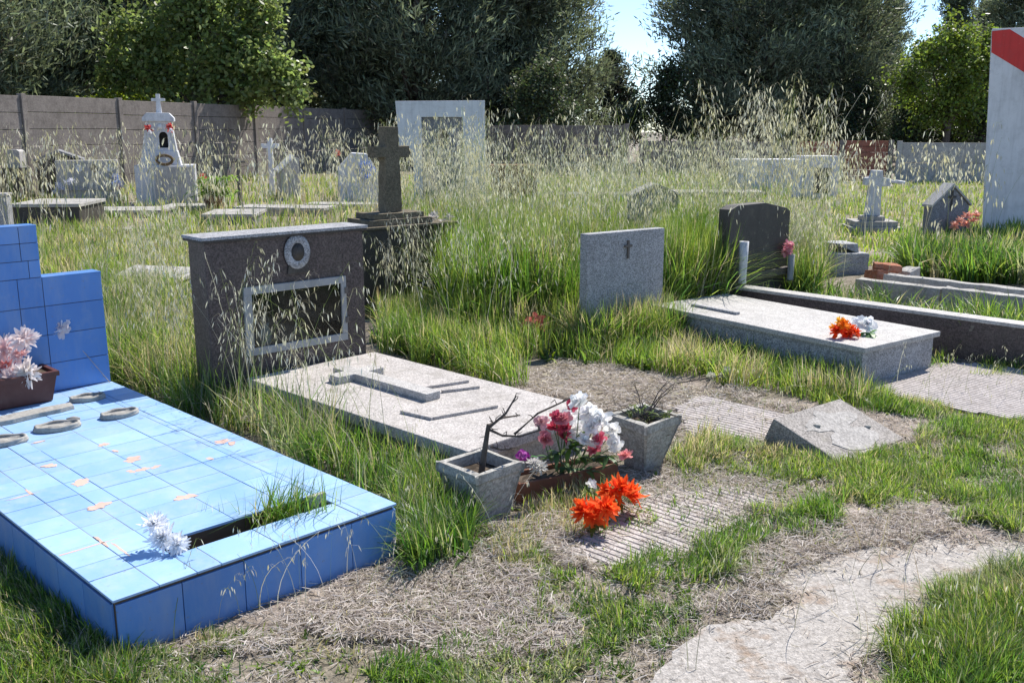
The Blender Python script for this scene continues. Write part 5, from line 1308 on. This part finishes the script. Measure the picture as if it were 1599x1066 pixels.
litter(in_poly_px([(820, 860), (950, 740), (1080, 700), (1220, 750), (1200, 800), (1000, 900)]), 6500, (.02, .09), .003, 509, .022, .3)
litter(in_poly_px([(780, 600), (860, 560), (960, 570), (1240, 630), (1200, 700), (1060, 680), (940, 650)]), 9500, (.03, .12), .0042, 512, .03, .2)
litter(in_poly_px([(640, 800), (760, 830), (900, 800), (900, 880), (700, 900)]), 3500, (.03, .11), .003, 515, .04, .2)
litter(in_poly_px([(140, 440), (300, 560), (400, 600), (690, 720), (740, 850), (640, 880), (600, 760), (160, 600)]), 9000, (.05, .22), .0036, 518, .10, .15)
for k in range(3):                        # litter washed over the path's edges
    bx = np.array([p[0] for p in PATHW]); by = np.array([p[1] for p in PATHW]); ii = rng.integers(0, len(bx), 900)
    ex, ey = bx[ii] + rng.normal(0, .035, 900), by[ii] + rng.normal(0, .035, 900)
    edge_pts = (ex, ey); sp_ = scatter_poly; scatter_poly = lambda *a, **kw: edge_pts
    litter(None, 900, (.02, .10), .0034, 0, .016); scatter_poly = sp_
for R_ in (R1, R2, R3):
    rg = ragged([Vector((p[0], p[1], 0)) for p in R_]); bx = np.array([p.x for p in rg]); by = np.array([p.y for p in rg]); ii = rng.integers(0, len(bx), 1500)
    ex, ey = bx[ii] + rng.normal(0, .05, 1500), by[ii] + rng.normal(0, .05, 1500); kk = keep_open(ex, ey); edge_pts = (ex[kk], ey[kk])
    sp_ = scatter_poly; scatter_poly = lambda *a, **kw: edge_pts
    litter(None, 900, (.02, .09), .0034, 0, .024); scatter_poly = sp_
    kk = rng.uniform(0, 1, len(edge_pts[0])) < .22; blades(short, edge_pts[0][kk], edge_pts[1][kk], .02, .07, .0042, (3, 3, 2, 1, 1), (.2, .9), 3, .5, 95)
litter(in_poly_px([(1345, 606), (1470, 568), (1650, 572), (1650, 660), (1440, 632)]), 2600, (.02, .08), .004, 521, .02, .35)

# the same field carries on beyond the frame on both sides
for k, (x0, x1) in enumerate(((-900, -50), (1650, 2400))):
    x, y = scatter_px(x0, x1, 6, 30, 9000, .8, .3, 340 + k); blades(tall, x, y, .1, .34, .014, (3, 1.5, 4, 1.8, .6), (.1, .6), 3, .4, 40 + k)
    x, y = scatter_px(x0, x1, 2.2, 6.5, 9000, .25, .38, 344 + k); blades(short, x, y, .03, .15, .006, (3.5, 2.5, 3, 1, .7), (.15, .9), 3, .4, 44 + k)
x, y = scatter_px(625, 775, 12.6, 14.6, 2600, .4, .15, 348); blades(tall, x, y, .35, .85, .012, (4, 1.5, 3.5, 1.8, .4), (.05, .45), 4, .4, 48)
x, y = scatter_px(640, 760, 13, 14.5, 60, .4, .1, 349); oat(x, y, 1.0, 1.9, 18, (.044, .011), .004, .13, .3, seed=49)
# broad leaved rosettes in the longer grass
for i, (pp, n, h0, h1, pal, thr, w_) in enumerate(mid_zones):
    x, y = scatter_poly(in_poly_px(pp), max(6, n // 90), .3, .1, 700 + i)
    for k in range(8): blades(weeds, x + rng.normal(0, .012, len(x)), y + rng.normal(0, .012, len(x)), h0 * .45, h1 * .6, .020, (3, 3.5, 1.5, 0, 0), (.35, 1.1), 4, .3, 71 + k)
# grit and pebbles
gx, gy = scatter_poly(in_poly_px([(-40, 1090), (200, 1000), (620, 880), (1060, 640), (1300, 640), (1640, 640), (1640, 1090)]), 4200, .3, .2, 801)
ng = len(gx); rr_ = .0018 + .006 * rng.uniform(0, 1, ng) ** 4
oct_ = np.array([(1, 0, 0), (0, 1, 0), (-1, 0, 0), (0, -1, 0), (0, 0, .7), (0, 0, -.7)], float)
GV = np.stack([gx, gy, ground_z(gx, gy) + .004], -1)[:, None] + oct_[None] * rr_[:, None, None] * rng.uniform(.6, 1.3, (ng, 6, 1))
tri = np.array([(0, 1, 4), (1, 2, 4), (2, 3, 4), (3, 0, 4), (1, 0, 5), (2, 1, 5), (3, 2, 5), (0, 3, 5)])
gc = np.repeat((np.array([(.36, .32, .29), (.25, .21, .19), (.5, .46, .43)])[rng.choice(3, ng)] * rng.uniform(.7, 1.2, (ng, 1))), 6, 0)
tag(npmesh('gravel', GV.reshape(-1, 3), (tri[None] + np.arange(ng)[:, None, None] * 6).reshape(-1, 3), M['straw'], gc, None, False), 'scattered grit and small pebbles on bare earth and path', 'gravel', None, 'stuff')

for nm_, s_, mt in (('short_grass', short, 'leaf'), ('tall_grass', tall, 'leaf'), ('wild_oats', oats, 'straw'), ('dry_straw', straw, 'straw'), ('ground_weeds', weeds, 'leaf')):
    o = s_.build(nm_, M[mt]); tag(o, kind='stuff')
for nm_, lb, ct in (('short_grass', 'short bright turf patches between paving and path', 'grass'), ('tall_grass', 'long green and yellow grass standing between the graves', 'grass'), ('wild_oats', 'tall pale wild oats with hanging seed heads', 'oats'), ('dry_straw', 'grey dead straw and leaf litter on bare earth', 'straw'), ('ground_weeds', 'low broad leaved weeds among the turf', 'weeds')):
    tag(bpy.data.objects[nm_], lb, ct)

# ================================================================== TREES
def conifer_mesh(seed, H, Rb, n_limbs, per, leaf=(.20, .045), tone=(.055, .075, .035), base=.06):
    """trunk + feathery crown; returns (trunk mesh, crown mesh)"""
    q = np.random.default_rng(seed); m = MB()
    m.tube([(0, 0, -.1), (.05, .03, H * .5), (0, 0, H * .97)], .22, .03, 8)
    S = Strips()
    for i in range(n_limbs):
        f = base + (1 - base) * ((i + q.uniform(0, 1)) / n_limbs) ** 1.15
        z = H * f * .97; a = i * 2.399 + q.normal(0, .3)
        prof = (1 - f) ** .72 * (.35 + .65 * min(1, f / .14)) + .04
        l = Rb * prof * q.uniform(.42, 1.32); el = q.uniform(.1, .75) + .35 * f
        tip = np.array([l * math.cos(a) * math.cos(el), l * math.sin(a) * math.cos(el), z + l * math.sin(el)])
        st = np.array([0, 0, z])
        if l > .8: m.tube([tuple(st), tuple(st * .5 + tip * .5 + np.array([0, 0, -.06 * l])), tuple(tip)], .035 + .012 * l, .01, 5)
        k = int(per * (.25 + l / Rb))
        u = q.uniform(.22, 1.05, k) ** .7
        c = st + (tip - st) * u[:, None] + np.stack([q.normal(0, .10 * l + .08, k), q.normal(0, .10 * l + .08, k), q.normal(0, .07 * l + .09, k)], -1)
        # leaf sprays point outwards and up
        for rep in range(2):
            n = k; aa = a + q.normal(0, .9, n); e2 = q.normal(.6, .5, n)
            d = np.stack([np.cos(aa) * np.cos(e2), np.sin(aa) * np.cos(e2), np.sin(e2)], -1)
            L = leaf[0] * q.uniform(.6, 1.5, (n, 1)); t = np.array([[0, .5, 1.]])
            P = c[:, None] + d[:, None] * (L * t)[..., None] + q.normal(0, .05, (n, 1, 3))
            sd = np.cross(d, q.normal(0, 1, (n, 3))); sd /= np.linalg.norm(sd, axis=1, keepdims=True) + 1e-6
            col = np.array(tone)[None] * q.uniform(.6, 1.5, (n, 1)) * (1 + .35 * q.normal(0, 1)) ; col = np.clip(col + q.normal(0, .006, (n, 3)), .008, .5)
            S.add(P, leaf[1] * np.array([[.5, 1, .12]]) * q.uniform(.7, 1.4, (n, 1)), sd, col)
    return m, S
def broadleaf(seed, H, blobs, n, leaf=.085, tone=(.10, .17, .04), trunk_r=.12, hue=.25):
    q = np.random.default_rng(seed); m = MB(); S = Strips()
    m.tube([(0, 0, -.1), (.06, .02, H * .28), (.02, -.04, H * .55)], trunk_r, trunk_r * .5, 8)
    for (c, r) in blobs:
        c = np.array(c); m.tube([(.04, 0, H * .25), tuple((c + np.array([0, 0, H * .3])) / 2), tuple(c)], trunk_r * .4, .012, 5)
        nb = max(6, int(26 * r))
        for _ in range(nb):
            d = q.normal(0, 1, 3); d /= np.linalg.norm(d); e = c + d * r * q.uniform(.55, 1.05)
            m.tube([tuple(c + d * .1), tuple((c + e) / 2 + q.normal(0, .06, 3)), tuple(e)], .016, .005, 4)
            k = int(n * r * r / sum(b[1] ** 2 for b in blobs) / nb)
            u = q.uniform(.25, 1.1, k); p = c + (e - c) * u[:, None] + q.normal(0, .12 * r + .05, (k, 3))
            aa = q.uniform(0, 6.28, k); e2 = q.normal(-.3, .6, k)
            dd_ = np.stack([np.cos(aa) * np.cos(e2), np.sin(aa) * np.cos(e2), np.sin(e2)], -1)
            L = leaf * q.uniform(.6, 1.35, (k, 1)); t = np.array([[0, .33, .7, 1.]])
            P = p[:, None] + dd_[:, None] * (L * t)[..., None]
            sd = np.cross(dd_, q.normal(0, 1, (k, 3)) + np.array([0, 0, 1.])); sd /= np.linalg.norm(sd, axis=1, keepdims=True) + 1e-6
            col = np.array(tone)[None] * q.uniform(.65, 1.4, (k, 1)) * (1 + hue * q.normal(0, .5)); col = np.clip(col + q.normal(0, .01, (k, 3)), .01, .6)
            S.add(P, leaf * .6 * np.array([[.25, 1, .85, .08]]), sd, col)
    return m, S
def make_tree(name, label, cat, parts, mat, loc, rz=0, sc=1., group=None):
    root = thing(name, label, cat, loc=loc, rz=rz, group=group); root.scale = (sc, sc, sc)
    parts[0].build('trunk', M['bark'], root, True); parts[1].build('crown', M[mat], root); return root
def copy_tree(src, label, loc, rz, sc, group):
    r = src.copy(); C.objects.link(r); r.location = loc; r.rotation_euler = (0, 0, rz); r.scale = sc if isinstance(sc, tuple) else (sc, sc, sc); r['label'] = label
    if group: r['group'] = group
    for ch in [c for c in src.children]:
        c = ch.copy(); C.objects.link(c); c.parent = r
    return r
def far(px, Y): return Vector(((px - CX) / F * Y, Y, 0))
GRP = 'dark conifers behind the cemetery walls'
protos = [None] * 3
specs = [  # px, distance, prototype, scale, label
    (20, 31, 0, 1.0, 'tall dark conifer behind the wall in the far left corner'),
    (-140, 27, 1, 1.0, 'dark conifer behind the wall just outside the left edge'),
    (545, 41, 1, 1.05, 'tall blackish conifer right of the leafy bush, above the wall end'),
    (655, 40, 0, 1.1, 'tall dark conifer rising straight above the white slab monument'),
    (765, 42, 2, 1.05, 'tall dark conifer second left of the sky gap'),
    (856, 43, 1, .92, 'rounded conifer forming the left side of the sky gap'),
    (1100, 44, 2, .94, 'dark conifer forming the right side of the sky gap'),
    (1180, 42, 0, 1.0, 'broad dark conifer behind the tallest oats'),
    (1290, 43, 1, .95, 'grey green conifer right of the tallest oats'),
    (1368, 46, 2, .58, 'slimmer conifer left of the yellow green bush, under the sky'),
    (1465, 50, 0, .66, 'dark conifer directly behind the yellow green bush'),
    (1545, 46, 1, .72, 'dark conifer behind the white pillar, right of the yellow green bush'),
    (1640, 44, 2, .85, 'dark conifer beyond the right edge behind the white pillar'),
    (230, 37, 2, 1.1, 'dark conifer behind the leafy bush above the white shrine'),
    (400, 40, 0, 1.1, 'dark conifer behind the right half of the leafy bush'),
    (130, 36, 1, 1.1, 'dark conifer between the far left conifer and the leafy bush'),
]
for i, (px, Y, pt, sc, lab) in enumerate(specs):
    if protos[pt] is None:
        H_, Rb_ = ((14., 3.7), (12.5, 3.9), (13.5, 3.5))[pt]
        parts = conifer_mesh(70 + pt, H_, Rb_, 112, 235, (.24, .05), ((.145, .175, .118), (.165, .192, .122), (.150, .180, .126))[pt], .05)
        protos[pt] = make_tree('conifer_tree', lab, 'tree', parts, 'needle', far(px, Y), i * 1.7, sc, GRP)
    else:
        copy_tree(protos[pt], lab, far(px, Y), i * 1.7, sc, GRP)
# second row that closes the view
for i, (px, Y, pt, sc) in enumerate(((-60, 40, 2, 1.1), (100, 46, 0, 1.2), (310, 47, 1, 1.2), (480, 50, 2, 1.2), (600, 50, 0, 1.15), (790, 53, 0, .95), (1175, 53, 1, 1.0), (1250, 52, 2, 1.0), (1335, 56, 0, .66), (1420, 58, 1, .52), (1510, 58, 2, .76), (1600, 54, 0, .9))):
    copy_tree(protos[pt], 'dark conifer of the rear row, filling the gaps between the front conifers', far(px, Y), i * 2.3 + .6, sc, 'rear row of dark conifers')
# small dark cedar in the sky gap
parts = conifer_mesh(91, 6.0, 2.3, 60, 110, (.26, .07), (.03, .042, .03), .1)
make_tree('cedar_tree', 'small flat branched cedar standing far off in the sky gap', 'tree', parts, 'needle', far(948, 62), 0, 1.02)
# grey green bushes
parts = broadleaf(31, 4.2, [((0, 0, 2.6), 1.2), ((-.8, .2, 1.7), .9), ((.9, -.1, 1.9), 1.), ((.1, -.4, 1.0), .9), ((.3, .2, 3.4), .8)], 11000, .11, (.085, .11, .055), .1)
make_tree('grey_bush', 'grey green bush at the foot of the conifers left of the sky gap', 'bush', parts, 'needle', far(838, 37), 0, 1.)
parts = broadleaf(37, 5, [((0, 0, 2.2), 1.3), ((-1.4, .2, 1.6), 1.1), ((1.4, -.1, 1.5), 1.1), ((.3, 0, 3.4), 1.)], 10000, .12, (.05, .07, .035), .1)
make_tree('dark_bush', 'dark bush filling the foot of the conifers right of the sky gap', 'bush', parts, 'needle', far(1030, 40), 0, 1.)
db = bpy.data.objects['dark_bush']
for px_, Y_, sc_b, lb_ in ((1415, 39, .85, 'dark bush below the left half of the yellow green tree'), (1520, 38.5, .9, 'dark bush between the yellow green tree and the white pillar'), (1330, 40, .8, 'dark bush above the red brick wall stretch')):
    copy_tree(db, lb_, far(px_, Y_), px_ * .7, sc_b, 'dark bushes along the right wall'); db['group'] = 'dark bushes along the right wall'
# yellow green deciduous tree on the right
parts = broadleaf(33, 6, [((0, 0, 4.6), 1.1), ((-1.1, .1, 4.0), .9), ((1.2, 0, 3.8), 1.), ((.2, -.3, 3.2), 1.2), ((-.5, .2, 2.2), 1.1), ((.9, .2, 2.2), 1.1), ((2.0, 0, 3.6), .8), ((-1.9, .1, 3.2), .9), ((1.5, .1, 4.6), .7)], 14000, .13, (.13, .18, .035), .16)
make_tree('leafy_tree', 'sunlit yellow green leafy tree left of the white pillar', 'tree', parts, 'foliage', far(1462, 37), .4, 1.0)
# leafy tree overhanging the wall on the left
parts = broadleaf(35, 7.5, [((0, 0, 4.6), 1.5), ((-1.6, .2, 4.2), 1.2), ((1.5, -.2, 4.0), 1.3), ((2.5, -.4, 3.3), 1.0), ((.7, -.6, 3.1), 1.1), ((-.9, -.2, 3.0), 1.2), ((.4, 0, 6.0), 1.3), ((1.9, .2, 5.2), 1.1), ((-2.3, .3, 3.1), 1.0), ((2.9, -.5, 2.5), .7), ((1.7, -.5, 2.5), .8)], 17000, .16, (.17, .22, .08), .3)
make_tree('leafy_tree', 'large leafy tree overhanging the concrete wall above the white shrine', 'tree', parts, 'foliage', far(322, 30.5), 0, 1.0)
parts = broadleaf(36, 3.4, [((0, 0, 2.1), .8), ((.9, .1, 2.0), .7), ((-.8, 0, 2.0), .6)], 4500, .11, (.22, .28, .03), .06)
make_tree('yellow_bush', 'low yellow green bush peeping over the wall left of the shrine cross', 'bush', parts, 'foliage', far(195, 31), 0, 1.)

# ================================================================== SKY, SUN, CAMERA
EL = 50.; AZ = (.60, .80)
w_ = bpy.data.worlds.new('World'); bpy.context.scene.world = w_; w_.use_nodes = True
nt = w_.node_tree; bgn = nt.nodes['Background']; sky = nt.nodes.new('ShaderNodeTexSky'); sky.sky_type = 'NISHITA'; sky.sun_disc = False
sky.sun_elevation = R(EL); sky.sun_rotation = math.atan2(AZ[0], AZ[1]); sky.air_density = 1.; sky.altitude = 2500.; sky.dust_density = .15; sky.ozone_density = 3.
nt.links.new(sky.outputs[0], bgn.inputs[0]); bgn.inputs[1].default_value = .13
sd = bpy.data.lights.new('sun', 'SUN'); sd.energy = 4.8; sd.angle = R(.53); sd.color = (1, .95, .87)
so = bpy.data.objects.new('sun', sd); C.objects.link(so)
so.rotation_euler = Vector((-AZ[0] * math.cos(R(EL)), -AZ[1] * math.cos(R(EL)), -math.sin(R(EL)))).to_track_quat('-Z', 'Y').to_euler()
so.location = (10, 14, 20)
cd = bpy.data.cameras.new('camera'); cam = bpy.data.objects.new('camera', cd); C.objects.link(cam)
cd.sensor_fit = 'HORIZONTAL'; cd.sensor_width = 36.; cd.lens = F / 1599. * 36.; cd.clip_start = .05; cd.clip_end = 1500.
cam.location = (0, 0, EYE); cam.rotation_euler = (R(90) - PITCH, 0, 0)
sc = bpy.context.scene; sc.camera = cam
sc.view_settings.view_transform = 'Standard'; sc.view_settings.look = 'None'; sc.view_settings.exposure = .66; sc.view_settings.gamma = 1.
sc.cycles.max_bounces = 8; sc.cycles.transparent_max_bounces = 12
